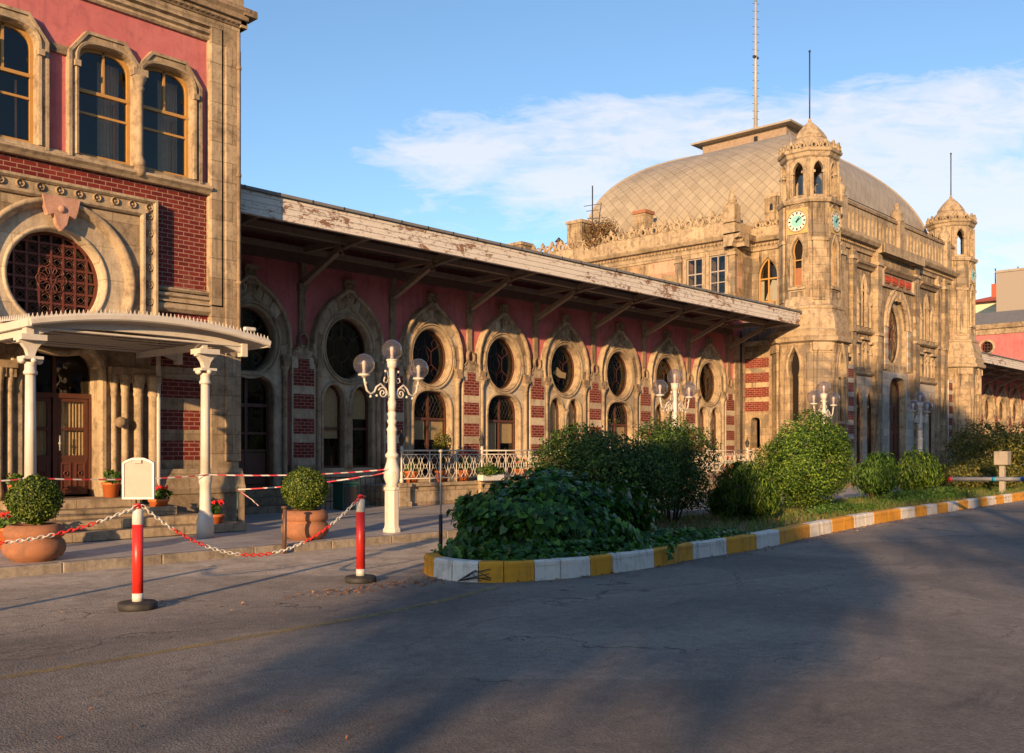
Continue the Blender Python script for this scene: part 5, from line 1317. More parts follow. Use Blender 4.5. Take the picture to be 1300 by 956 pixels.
# dark mound of ivy at the nose of the island
def ivy():
    t = thing('ivy_mound', 'dense low mound of large dark ivy leaves at the rounded tip of the island', 'ivy', (10.0, 8.7, .17))
    C_, R_ = np.array([10.25, 8.75, .15]), np.array([1.70, 1.08, .93])
    g = np.random.default_rng(11); n = 11500
    D = unit(g.normal(0, 1, (n, 3))); D[:, 2] = np.abs(D[:, 2]); lump = 1 + .13*np.sin(D[:, 0]*7+1) * np.cos(D[:, 1]*6) + .09*np.sin(D[:, 2]*9+D[:, 0]*5) + .05*np.sin(D[:, 0]*17+D[:, 1]*13) + np.abs(g.normal(0, .05, n))
    P = C_ + D*R_*lump[:, None]*(g.uniform(.84, 1, (n, 1)))
    leaf_mesh('leaves', P, D + np.array([0, -.15, .35]), .088, M['leaf_ivy'], t, .9, 'ivy', .40, .4, .10, droop=(0, 0, -1.2))
    # runners spilling toward the kerb and along it
    m_ = 3600; x = g.uniform(8.15, 13.6, m_); fy_ = np.interp(x, [p[0] for p in front_px[3:]], [p[1] for p in front_px[3:]])
    y = fy_ + .06 + np.abs(g.normal(0, .42, m_)); z = .2 + .16*g.uniform(0, 1, m_)*np.clip((y-fy_)/.3, .2, 1)*np.interp(x, [8, 9, 12, 13.6], [1, 1.2, 1, .4])
    keep = g.uniform(0, 1, m_) < np.interp(x, [8.1, 9, 11.8, 13.6], [.5, 1, 1, .25]); P = np.c_[x, y, z][keep]
    leaf_mesh('runner_leaves', P, np.tile([0, -.4, 1.], (len(P), 1)), .075, M['leaf_ivy'], t, .9, 'ivy', .5, .4, .1)
    b = MB()   # near-black solid dome filling the mound under the leaves
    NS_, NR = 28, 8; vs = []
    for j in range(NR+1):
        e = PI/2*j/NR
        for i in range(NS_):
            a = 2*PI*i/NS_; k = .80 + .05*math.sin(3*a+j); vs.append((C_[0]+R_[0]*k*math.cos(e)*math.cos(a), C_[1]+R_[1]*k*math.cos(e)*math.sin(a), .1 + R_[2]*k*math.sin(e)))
    b.add(vs, [(j*NS_+i, j*NS_+(i+1) % NS_, (j+1)*NS_+(i+1) % NS_, (j+1)*NS_+i) for j in range(NR) for i in range(NS_)], plain('near_black_filler', (.018, .022, .010), .95)); b.build('filler_core', t)
    # leaf hanging over the kerb
    P = np.array([(10.75, 7.2, .22-.02*k) for k in range(3)]) + g.normal(0, .04, (3, 3)); P = np.repeat(P, 5, 0) + g.normal(0, .05, (15, 3)); P[:, 1] = 7.17 - abs(g.normal(0, .02, 15))
    leaf_mesh('hanging_leaves', P, np.tile([0, -1., .3], (15, 1)), .07, M['leaf_ivy'], t, .9, 'ivy', .3)
ivy()
shrub('leafy_bush', 'big dark leafy bush with drying flower heads right behind the ivy mound', (12.7, 9.75, 1.05), (1.18, 1.08, .88), 30000, .062, M['leaf_dark'], 9, lumps=24, lump_r=.42, spiky=.03, seed=21, zmin=-.95)
shrub('leafy_bush', 'dark loose bush second from the ivy, with thin stems showing at its foot', (15.5, 10.3, 1.16), (.84, .85, .95), 19000, .055, M['leaf_dark'], 12, lumps=22, lump_r=.40, spiky=.04, seed=22, zmin=-.8)
shrub('oleander_bush', 'low feathery narrow leaved bush between the dark bush and the big round one', (17.0, 9.55, .68), (.72, .7, .56), 8000, .12, M['leaf_bright'], 12, aspect=.16, lumps=14, lump_r=.42, spiky=.10, seed=23, droop=(0, 0, 1.6), zmin=-.75)  # brighter leaf colour makes up for the shade falling on this bush
shrub('round_bush', 'large round bright green bush with small leaves in front of the clock tower', (20.0, 9.95, 1.30), (1.08, 1.05, 1.06), 34000, .052, M['leaf_bright'], 16, aspect=.6, lumps=40, lump_r=.30, spiky=.025, seed=24, zmin=-.95)
shrub('oleander_bush', 'narrow leaved bush just right of the large round bush', (25.6, 10.6, .78), (.62, .6, .60), 4600, .14, M['leaf_narrow'], 12, aspect=.17, lumps=12, lump_r=.42, spiky=.12, seed=25, droop=(0, 0, 1.6), zmin=-.8)
shrub('oleander_bush', 'brighter narrow leaved bush left of the low barrier tip', (29.3, 11.0, .78), (.72, .7, .62), 5200, .14, M['leaf_bright'], 12, aspect=.2, lumps=12, lump_r=.42, spiky=.12, seed=26, droop=(0, 0, 1.6), zmin=-.9)
shrub('spreading_bush', 'wide sprawling olive green bush behind the tip of the barrier arm', (35.2, 11.3, .62), (2.3, 1.5, .62), 8000, .10, M['leaf_olive'], 14, lumps=22, lump_r=.36, spiky=.09, seed=27, zmin=-.9)
shrub('spreading_bush', 'tall olive green bush at the right edge behind the grey meter box', (41.0, 12.0, 1.35), (2.3, 1.8, 1.25), 11000, .11, M['leaf_olive'], 14, lumps=24, lump_r=.36, spiky=.10, seed=28, zmin=-.95)
shrub('spreading_bush', 'wide green bush beyond the meter box at the far right edge', (47.5, 12.4, 1.2), (2.8, 1.8, 1.15), 9000, .13, M['leaf_dark'], 10, lumps=20, lump_r=.38, spiky=.10, seed=29, zmin=-.95)
shrub('hedge_bush', 'dark climbing shrub against the striped wall beside the clock tower', (33.9, 18.6, 1.9), (.35, .6, 1.0), 3500, .09, M['leaf_dark'], 5, None and '', seed=30, zmin=-1) if False else None
# low weeds
shrub('ground_weeds', 'low trailing green weeds on the soil under the barrier arm', (27.5, 9.8, .26), (3.2, .6, .22), 4200, .06, M['leaf_narrow'], 0, 'low weeds on the island', lumps=24, lump_r=.3, spiky=.08, seed=31, zmin=-.4)
shrub('ground_weeds', 'low green weeds between the feathery bush and the round bush', (20.5, 9.1, .22), (2.0, .45, .18), 2400, .05, M['leaf_narrow'], 0, 'low weeds on the island', lumps=20, lump_r=.3, spiky=.08, seed=32, zmin=-.4)
_b = [o for o in bpy.data.objects if o.name == 'leafy_bush'][0]
_P, _N = crown_pts(60, (12.7, 9.6, 1.05), (1.18, 1.05, .84), 20, .42, .97, -.2, 77)
_P = np.repeat(_P, 40, 0); _P = _P + rng.normal(0, .028, _P.shape); leaf_mesh("flower_heads", _P, np.tile([0, 0, 1.], (len(_P), 1)), .022, M['straw'], _b, .8, 'rhomb', 1.0)
# ------------------------------------------------------------------ raised terrace with white railing
def terrace():
    t = thing('stone_terrace', 'raised stone terrace in front of the oval windows', 'terrace', (24, 18.4, .12))
    b = MB(); b.box(15.7, 33.6, 18.42, 19.62, .1, .62, M['stone_x']); b.box(15.7, 33.6, 18.42, 19.6, .62, .655, M['marble']); b.build('platform', t)
    b = MB(); b.box(15.66, 33.62, 18.36, 18.62, .60, .69, M['stone_x']); b.box(15.66, 33.6, 18.40, 18.5, .12, .22, M['stone_dark']); b.build('coping', t, None, .01)
    for i in range(7):
        x = 15.85 + 2.82*i
        if x > 33.5: break
        b = MB(); b.box(x-.17, x+.17, 18.28, 18.5, .12, .62, M['stone_x']); b.box(x-.20, x+.20, 18.25, 18.52, .60, .70, M['stone_x']); b.box(x-.2, x+.2, 18.25, 18.5, .12, .24, M['stone_x']); b.build('pier', t, None, .008)
terrace()
def railing():
    t = thing('white_railing', 'white wrought iron railing with lattice panels and small lanterns on the terrace', 'railing', (24, 18.42, .69))
    F = FRONT(18.42)
    for i in range(7):
        x0 = 15.85 + 2.82*i
        if x0 > 33.5: break
        b = MB(); b.lathe([(.05, .70), (.05, .78), (.03, .82), (.035, .95), (.022, 1.0), (.022, 1.42), (.04, 1.46), (.03, 1.5), (.045, 1.54), (.02, 1.62)], (x0, 18.42, 0), M['white'], 8); po = b.build('post', t)
        b = MB(); b.lathe([(.03, 1.62), (.05, 1.66), (.075, 1.78), (.085, 1.80), (.04, 1.88), (.02, 1.95), (.005, 2.02)], (x0, 18.42, 0), M['iron'], 6, False); b.build('lantern', po)
        x1 = min(x0 + 2.82, 33.55)
        if x1 - x0 < .3: continue
        b = MB()
        for z, r in ((1.50, .02), (1.40, .011), (.80, .013)): b.tube([(x0, 18.42, z), (x1, 18.42, z)], r, M['white'], 5)
        k = 3 if x1-x0 > 2 else 1
        for j in range(1, k): b.tube([(x0 + (x1-x0)*j/k, 18.42, .69), (x0 + (x1-x0)*j/k, 18.42, 1.5)], .014, M['white'], 5)
        b.build('rail', t)
        b = MB(); m_ = 9 if x1-x0 > 2 else 2; st = (x1-x0)/m_
        for j in range(m_):
            c = x0 + st*(j+.5)
            for s_ in (-1, 1):
                b.tube(to3(F, [(c + s_*st*.5*math.sin(PI*q/6)*(1 if q < 7 else 1), .80 + .6*q/6) for q in range(7)], .0), .0085, M['white'], 4)
                b.tube(to3(F, [(c + s_*st*.5, .82), (c + s_*.05, 1.1), (c + s_*st*.5, 1.38)], .0), .0075, M['white'], 4)
            b.tube(to3(F, ell(c, 1.1, .045, .06, 8), 0), .007, M['white'], 4, True)
        b.build('lattice_panel', t)
railing()

# ------------------------------------------------------------------ street lamps
def lamp(name, label, x, y):
    t = thing(name, label, 'street lamp', (x, y, .12), 'white globe street lamps along the pavement'); c = (x, y, .12); z = .12
    b = MB(); b.lathe([(.155, 0), (.155, .05), (.135, .08), (.125, .12), (.125, .70), (.14, .72), (.14, .76)], c, M['white'], 8, False, rot=PI/8)
    b.lathe([(.12, .76), (.095, .80), (.14, .92), (.135, 1.05), (.09, 1.2), (.085, 1.25), (.115, 1.28), (.115, 1.31), (.075, 1.36), (.08, 1.7), (.095, 1.74), (.07, 1.78), (.062, 1.82), (.085, 1.88), (.06, 1.93), (.08, 2.0), (.058, 2.05)], c, M['white'], 16)
    b.lathe([(.068, 2.05), (.07, 2.12), (.078, 2.2), (.062, 2.24), (.056, 2.75), (.06, 2.78), (.085, 2.80), (.085, 2.84), (.09, 2.86), (.09, 2.90), (.05, 2.91)], c, M['white'], 12, True, flute=.05)
    b.build('post', t)
    for s_ in (-1, 1):
        b = MB(); F = FRAME((x, y, z), (s_, 0, 0), (0, -1, 0))
        b.tube(to3(F, [(.05, 2.28), (.14, 2.42), (.25, 2.50), (.34, 2.44), (.38, 2.36), (.46, 2.32), (.54, 2.38), (.58, 2.50), (.60, 2.61)], 0), .018, M['white'], 6)
        b.tube(to3(F, spiral(.20, 2.35, .10, 1.7, .4, 1, 22), 0), .013, M['white'], 5)
        b.tube(to3(F, [(.06, 2.62), (.12, 2.52), (.18, 2.55), (.16, 2.62), (.13, 2.60)], 0), .011, M['white'], 5); b.tube(to3(F, [(.06, 2.5), (.1, 2.72), (.14, 2.7)], 0), .011, M['white'], 5)
        for p in ((.56, 2.50), (.33, 2.30), (.46, 2.28), (.14, 2.72)): b.sphere(F(p[0], p[1], 0), .024, M['white'], 6, 4)
        b.build('arm', t)
    for dx, dz in ((-.60, 2.62), (.60, 2.62), (0, 2.90)):
        gx, gz = x+dx, z+dz
        b = MB(); b.lathe([(.03, -.04), (.05, -.01), (.10, .0), (.10, .025), (.05, .03)], (gx, y, gz), M['white'], 12); b.lathe([(.03, .03), (.03, .09)], (gx, y, gz), M['white'], 8); h = b.build('globe_holder', t)
        b = MB(); b.sphere((gx, y, gz+.185), .178, M['globe'], 28, 18); g = b.build('glass_globe', t)
        b = MB(); b.lathe([(.02, .08), (.026, .11), (.032, .16), (.036, .20), (.03, .235), (.01, .25)], (gx, y, gz), M['bulb'], 10); b.build('bulb', g)
lamp('street_lamp', 'nearest white lamp post with three clear globes, standing left of the terrace', 10.8, 12.8)
lamp('street_lamp', 'white three globe lamp post rising behind the dark bushes', 19.1, 12.6)
lamp('street_lamp', 'white three globe lamp post behind the big round bush by the clock tower', 25.3, 11.9)
lamp('street_lamp', 'farthest white globe lamp post in front of the great arch, right of the hall door', 31.9, 11.75)

# ------------------------------------------------------------------ bollards, chain, tape
def bollard(label, x, y, h=1.0, board=False):
    t = thing('bollard', label, 'bollard', (x, y, 0), 'red and white plastic bollards on the road')
    b = MB(); b.lathe([(.175, 0), (.18, .015), (.18, .055), (.165, .07), (.06, .075)], (x, y, 0), M['rubber'], 32); b.build('base', t)
    b = MB(); b.lathe([(.052, .07), (.052, .15)], (x, y, 0), M['white_clean'], 20); b.build('foot_band', t); b = MB(); b.lathe([(.050, .80*h), (.051, .80*h+.001), (.051, .93*h), (.044, .945*h), (.036, .95*h)], (x, y, 0), M['white_clean'], 20); b.build('white_band', t)
    b = MB(); b.lathe([(.0505, .15), (.0505, .80*h)], (x, y, 0), M['red'], 20); b.build('red_sleeve', t)
    b = MB(); b.lathe([(.034, .945*h), (.034, .985*h), (.02, 1.0*h)], (x, y, 0), M['red'], 12)
    b.tube([(x, y-.04, .975*h), (x-.05, y-.03, .975*h), (x, y+.05, .975*h), (x+.05, y-.02, .975*h)], .014, M['red'], 5, True); b.build('top_hook', t)
    return t
bollard('nearest red and white bollard, with the blank cream board on top', 4.39, 8.91)
bollard('red and white bollard closer to the ivy mound, right end of the chain', 7.02, 8.87)
bollard('red and white bollard holding the left end of the chain', 1.75, 9.0)
def board():
    t = thing('blank_sign_board', 'blank cream sign board with metal edge clipped on top of the nearest bollard', 'sign board', (4.39, 8.91, 1.0))
    f = Vector((.7331, .6801, 0)); r = Vector((.6801, -.7331, 0)); F = FRAME((4.40, 8.91, 0), r, -f)
    w, z0, z1 = .145, 1.045, 1.40
    b = MB(); b.plate([(-w, z0), (-w, z1-.02), (-w+.03, z1), (-.05, z1+.025), (.05, z1+.025), (w-.03, z1), (w, z1-.02), (w, z0)], [], -.012, .012, F, M['board']); b.build('panel', t)
    b = MB(); b.sweep([(-w, z0), (-w, z1-.02), (-w+.03, z1), (-.05, z1+.025), (.05, z1+.025), (w-.03, z1), (w, z1-.02), (w, z0)], [(-.012, .014), (-.012, .022), (.006, .022), (.006, -.014)], F, M['white_clean'], True); b.box(-.035, .035, .012, .03, z1-.02, z1+.01, M['steel'], F); b.build('rim', t)
    b = MB()
    for s_ in (-.03, .03): b.tube(to3(F, [(s_, z0+.03), (s_*.8, z0-.05)], 0), .008, M['iron'], 5)
    b.build('clip', t)
board()
def chain(label, A, B, sag):
    A, B = Vector(A), Vector(B); b = MB(); n = 200; pts = []
    for i in range(n+1):
        q = i/n; p = A.lerp(B, q); p.z -= sag*4*q*(1-q); pts.append(p)
    L = [0]
    for i in range(n): L.append(L[-1] + (pts[i+1]-pts[i]).length)
    st = .044; k = 0; s_ = 0
    while s_ < L[-1]:
        i = min(n-1, max(0, next(j for j in range(n+1) if L[j] >= s_)-1)); p = pts[i].lerp(pts[i+1], (s_-L[i])/(L[i+1]-L[i])); t_ = (pts[i+1]-pts[i]).normalized()
        u = t_.cross(Vector((0, 0, 1))).normalized(); v = t_.cross(u)
        w = u if k % 2 else v
        ring = [p + t_*.032*math.cos(a) + w*.016*math.sin(a) for a in [2*PI*j/8 for j in range(8)]]
        b.tube(ring, .0055, M['red'] if (k//9) % 2 else M['white_clean'], 5, True)
        s_ += st; k += 1
    o = b.build('chain'); tag(o, label, 'chain'); return o
chain('red and white plastic chain sagging between the two visible bollards', (4.43, 8.87, .965), (6.98, 8.84, .965), .55)
chain('red and white plastic chain running left out of frame past the boxwood planter', (4.35, 8.88, .965), (1.79, 8.98, .965), .26)
def tape_mat():
    m, t = new('barrier_tape'); v = tco(t); s = t.n('ShaderNodeSeparateXYZ', i_Vector=v)
    w = t.math('LESS_THAN', t.math('FRACT', t.math('MULTIPLY', t.math('ADD', s.outputs[0], s.outputs[2]), 4.2)), .5)
    t.out(t.mix(w, (.50, .46, .45), (.42, .04, .06)), .45); return m
M['tape'] = tape_mat()
def tape(label, pts, wd=.022):
    b = MB(); P = []
    for a, c_ in zip(pts[:-1], pts[1:]):
        a, c_ = Vector(a), Vector(c_)
        for i in range(16): q = i/16; p = a.lerp(c_, q); p.z -= .05*4*q*(1-q)*(c_-a).length/3; P.append(p)
    P.append(Vector(pts[-1])); vs = []
    for i, p in enumerate(P):
        a = .5*math.sin(i*.55); vs += [p + Vector((0, math.sin(a)*wd/2, math.cos(a)*wd/2)), p - Vector((0, math.sin(a)*wd/2, math.cos(a)*wd/2))]
    b.add(vs, [(2*i, 2*i+1, 2*i+3, 2*i+2) for i in range(len(P)-1)], M['tape'])
    o = b.build('barrier_tape'); tag(o, label, 'tape'); return o
tape('red and white barrier tape strung across the canopy columns to the nearest lamp post', [(3.2, 14.0, 1.1), (5.40, 13.98, 1.12), (8.06, 13.98, 1.12), (10.72, 12.72, 1.19)])
tape('lower red and white barrier tape from the green stake to the nearest lamp post', [(9.55, 15.6, .80), (10.74, 12.70, 1.15)])
tape('torn loose end of barrier tape dangling from the green stake', [(9.55, 15.59, .80), (9.75, 15.45, .62), (9.86, 15.4, .50)])
def stake(name, label, cat, x, y, z0, z1, r, mat, mat2=None, zm=None):
    b = MB()
    if mat2: b.tube([(x, y, z0), (x, y, zm)], r*1.5, mat2, 6); b.tube([(x, y, zm), (x, y, z1)], r*.7, mat, 6)
    else: b.tube([(x, y, z0), (x+.01, y, z1)], r, mat, 6)
    b.lathe([(r*1.8, z1-.02), (r*1.8, z1), (r*.8, z1+.015)], (x, y, 0), mat, 6)
    o = b.build(name); tag(o, label, cat)
grn = paint('green_stake_paint', (.02, .08, .06), (.015, .04, .03))
stake('metal_stake', 'thin green stake at the corner of the near pavilion holding the tape', 'stake', 9.55, 15.6, .12, .84, .014, grn)
stake('metal_stake', 'tall thin grey rod in a dark socket by the nose of the traffic island', 'rod', 8.76, 9.40, .17, 1.5, .017, M['steel'], M['iron'], .66)
stake('metal_stake', 'short rusty stake at the kerb in front of the second terracotta planter', 'stake', 8.2, 12.13, 0, .68, .03, paint('rusty_iron', (.10, .05, .03), (.04, .02, .015)))

# ------------------------------------------------------------------ planters and pots
def planter(label, x, y, z=.12, s=1.0):
    t = thing('terracotta_planter', label, 'planter', (x, y, z), 'big terracotta planters')
    b = MB(); b.lathe([(.24*s, 0), (.26*s, .03), (.32*s, .05), (.362*s, .12), (.368*s, .19), (.345*s, .25), (.315*s, .28), (.315*s, .29), (.345*s, .305), (.358*s, .35), (.345*s, .41), (.30*s, .455), (.26*s, .46), (.25*s, .42)], (x, y, z), M['terracotta'], 36); b.build('pot', t)
    b = MB(); b.lathe([(.001, .42), (.26*s, .42)], (x, y, z), M['soil'], 20); b.build('soil', t)
    return t
def boxball(label, x, y, z, r, seed, n=9000):
    t = thing('boxwood_ball', label, 'topiary', (x, y, z-r), 'clipped boxwood balls')
    g = np.random.default_rng(seed); D = unit(g.normal(0, 1, (n, 3))); P = np.array([x, y, z]) + D*r*np.array([1, 1, .93])*(g.uniform(.84, 1.03, (n, 1)) + .05*np.sin(D[:, :1]*7+seed)*np.cos(D[:, 2:]*6) + .03*np.sin(D[:, 1:2]*15) + np.abs(g.normal(0, .03, (n, 1))))
    leaf_mesh('foliage', P, D, .032, M['leaf_box'], t, .6, 'rhomb', .6)
    b = MB(); b.sphere((x, y, z), r*.82, plain('near_black_ball', (.02, .028, .01), .95), 16, 10); b.tube([(x, y, z-r-.05), (x, y, z)], .03, M['bark'], 6); b.build('core_and_stem', t)  # near-black solid ball fills the inside of the foliage
planter('rounded terracotta planter at the far left, holding the darker boxwood ball', 4.93, 12.75); boxball('clipped boxwood ball in the leftmost terracotta planter', 4.93, 12.75, .88, .31, 1)
planter('rounded terracotta planter near the lamp post, holding the second boxwood ball', 8.98, 12.72); boxball('clipped boxwood ball in the terracotta planter near the lamp post', 8.98, 12.72, .90, .335, 2, 11000)
def flowerpot(label, x, y, z, r=.17, h=.27, kind='geranium', seed=1, grp='orange plastic flower pots', plant=.22):
    t = thing('flower_pot', label, 'flower pot', (x, y, z), grp)
    b = MB(); b.lathe([(r*.68, 0), (r*.93, h*.82), (r*1.03, h*.83), (r*1.06, h), (r*.96, h), (r*.93, h*.9), (.001, h*.88)], (x, y, z), M['orange'], 24); b.build('pot', t)
    g = np.random.default_rng(seed); n = 260 if kind != 'tall' else 1500
    if kind == 'tall': P, N = crown_pts(n, (x, y, z+h+plant*1.15), (r*1.35, r*1.35, plant*.85), 10, .45, .4, -1, seed)
    else: P, N = crown_pts(n, (x, y, z+h+plant*.35), (r*1.15, r*1.15, plant*.7), 7, .5, .3, -.7, seed)
    leaf_mesh('leaves', P, N, .05, M['leaf_bright'] if kind != 'tall' else M['leaf_olive'], t, .75, 'ivy' if kind != 'tall' else 'rhomb', .6)
    if kind == 'tall':
        b = MB()
        for k in range(5): b.tube([(x, y, z+h-.03), (x+g.uniform(-.1, .1), y+g.uniform(-.1, .1), z+h+plant*1.4)], .008, M['bark'], 4)
        b.build('stems', t)
    if kind == 'geranium':
        b = MB()
        for k in range(6):
            a = g.uniform(0, 2*PI); q = r*g.uniform(.1, .9); fx, fy_, fz = x+q*math.cos(a), y+q*math.sin(a), z+h+plant*g.uniform(.55, 1.0)
            b.tube([(x, y, z+h), (fx, fy_, fz)], .003, M['leaf_bright'], 3)
            for j in range(12): b.sphere((fx+g.normal(0, .02), fy_+g.normal(0, .02), fz+g.normal(0, .014)), .014, M['petal'], 5, 3)
        b.build('flowers', t)
    return t
flowerpot('orange pot of red geraniums on the steps just right of the blank board', 8.0, 15.5, .42, .165, .27, 'geranium', 3)
flowerpot('orange pot of green leaves at the right of the door, behind the blank board', 7.42, 16.0, .72, .15, .25, 'green', 4)
flowerpot('orange pot of green leaves at the left of the door by the left edge', 5.95, 16.0, .72, .15, .25, 'green', 5)
flowerpot('orange pot of red geraniums on the pavement behind the right canopy column', 8.72, 15.0, .124, .18, .3, 'geranium', 6)
flowerpot('orange pot of red geraniums on the pavement partly behind the leftmost planter', 5.28, 14.55, .124, .18, .3, 'geranium', 7)
px2X = lambda px, Y: (1695.5*Y/(1803-px) - .6801*Y)/.7331
TP = [(523, 'green', .30, 'orange pot of dark leaves at the left end of the terrace'), (561, 'tall', .55, 'orange pot with a tall yellow green shrub on the terrace'), (588, 'geranium', .45, 'orange pot of red roses beside the first railing lantern'),
      (660, 'geranium', .3, 'orange pot of red geraniums on the terrace left of the second railing lantern'), (684, 'geranium', .32, 'orange pot of red geraniums by the second railing lantern'), (925, 'geranium', .3, 'orange pot of red flowers at the far end of the terrace railing')]
for k, (px, kd, pl, lb) in enumerate(TP): flowerpot(lb, px2X(px, 18.75), 18.75, .657, .19, .32, kd, 40+k, 'pots behind the terrace railing', pl)
def winbox():
    x = px2X(618, 18.3); t = thing('planter_box', 'white trough of trailing green plants hung outside the railing', 'planter', (x, 18.2, .62))
    b = MB(); b.box(x-.42, x+.42, 18.05, 18.25, .70, .86, M['white_clean']); b.build('trough', t, None, .015)
    P, N = crown_pts(1500, (x, 18.13, 1.0), (.5, .2, .24), 12, .45, .3, -.9, 5); leaf_mesh('leaves', P, N, .05, M['leaf_bright'], t, .6, 'rhomb', .7)
winbox()
def bench():
    t = thing('green_cabinet', 'small dark green metal box on the pavement by the wing steps', 'cabinet', (12.6, 18.6, .12))
    b = MB(); b.box(13.9, 14.3, 18.2, 18.6, .14, .72, grn); b.box(13.86, 14.34, 18.16, 18.64, .72, .78, grn); b.build('body', t, None, .01)
    b = MB(); b.box(13.93, 14.27, 18.185, 18.2, .2, .66, M['iron']); b.build('door', t)
bench()
def wingsteps():
    t = thing('wing_steps', 'dark stone steps to the first wing door in the shade', 'steps', (12.3, 18.9, .12))
    for k in range(3): b = MB(); b.box(11.1, 13.4-.1*k, 18.5+.33*k, 19.6, .124+.16*k, .28+.16*k-.002, M['stone_dark']); b.build('step', t)
    t = thing('iron_fence', 'low dark iron railing in the shade left of the terrace', 'railing', (14.6, 18.9, .12))
    b = MB()
    for z in (.3, .85): b.tube([(13.5, 18.95, z), (15.6, 18.95, z)], .015, M['iron'], 5)
    for k in range(15): b.tube([(13.5+k*.15, 18.95, .12), (13.5+k*.15, 18.95, .9)], .009, M['iron'], 4)
    b.build('bars', t)
wingsteps()

shrub('parapet_weed', 'dry reddish weed growing on the stone parapet beside the dome chimney', (34.9, 27.0, 11.1), (.5, .9, .7), 2200, .10, leafmat('rusty_leaf', (.10, .04, .02), (.18, .07, .03), (.16, .14, .04), .2), 8, 'weeds on the roof', lumps=12, lump_r=.35, spiky=.15, seed=61, zmin=-.9, base=10.66)
# ------------------------------------------------------------------ barrier arm, meter box
def barrier():
    t = thing('road_barrier', 'white road barrier arm with a red tip and blue bands lowered across the road', 'barrier', (21.0, 2.4, 0))
    A, B_ = Vector((21.0, 2.4, 1.0)), Vector((22.05, 7.5, .88)); d = B_ - A
    def seg(q0, q1, mat, nm, r=.045):
        b = MB(); p, q = A + d*q0, A + d*q1; b.tube([p, q], r, mat, 8); b.build(nm, t)
    seg(0, .985, M['white_clean'], 'pole'); seg(.985, 1.0, M['red'], 'tip', .052)
    bl = plain('blue_band', (.02, .12, .45), .4)
    seg(.66, .70, bl, 'band', .048); seg(.80, .815, plain('turquoise_band', (.02, .35, .5), .4), 'band', .048); seg(.40, .44, bl, 'band', .048)
    b = MB(); b.box(20.8, 21.2, 2.0, 2.4, 0, 1.1, M['kerb_yellow']); b.build('cabinet', t, None, .015)
barrier()
def meter():
    t = thing('meter_box', 'small grey box on a weathered post at the right edge behind the kerb', 'box', (32.6, 9.5, .17))
    b = MB(); b.box(32.52, 32.68, 9.42, 9.58, .15, 1.05, M['lead']); b.build('post', t, None, .01)
    b = MB(); b.box(32.40, 32.80, 9.30, 9.70, 1.05, 1.48, M['lead']); b.build('box_body', t, None, .02)
meter()
# litter on the road
def scrap(label, x, y, a, w, h):
    b = MB(); b.add([(x+w*math.cos(a), y+w*math.sin(a), .012), (x-h*math.sin(a), y+h*math.cos(a), .03), (x-w*math.cos(a), y-w*math.sin(a), .012), (x+h*math.sin(a), y-h*math.cos(a), .02)], [(0, 1, 2, 3)], M['white_clean']); o = b.build('paper_scrap', recalc=False); tag(o, label, 'litter')
scrap('crumpled white paper scrap by the kerb under the chain', 6.6, 11.45, .4, .09, .05)
def twig():
    b = MB(); g = random.Random(5)
    for k in range(9):
        a = g.uniform(-.5, .9); b.tube([(7.72, 8.0, .02), (7.72+.2*math.cos(a-1.2), 8.0+.2*math.sin(a-1.2), .05+g.random()*.1), (7.72+.4*math.cos(a-1.3), 8.0+.36*math.sin(a-1.3), .03+g.random()*.16)], .005, M['bark'], 4)
    o = b.build('dry_twig'); tag(o, 'dry broken twig lying against the white nose of the painted kerb', 'twig')
twig()

# ------------------------------------------------------------------ trees behind the viewer (they throw the shade on the road)
def tree(label, x, y, zc, r, n, size, seed, lumps=16, lump_r=.4, sh=.3, trunk_r=.22, spiky=.05):
    t = thing('shade_tree', label, 'tree', (x, y, 0), 'trees behind the viewer')
    P, N = crown_pts(n, (x, y, zc), r, lumps, lump_r, sh, -1, seed, spiky); leaf_mesh('crown', P, N, size, M['leaf_tree'], t, .65, 'rhomb', .8)
    b = MB(); g = random.Random(seed)
    b.tube([(x, y, 0), (x+.1, y, zc*.4), (x, y+.1, zc*.8), (x, y, zc+r[2]*.4)], [trunk_r, trunk_r*.8, trunk_r*.55, .06], M['bark'], 10)
    for k in range(9):
        a = g.uniform(0, 2*PI); z0 = zc - r[2]*g.uniform(.2, .9); b.tube([(x, y, z0), (x+r[0]*.4*math.cos(a), y+r[1]*.4*math.sin(a), z0+.7), (x+r[0]*.85*math.cos(a), y+r[1]*.85*math.sin(a), z0+1.5)], [trunk_r*.4, .07, .02], M['bark'], 6)
    b.build('trunk', t)
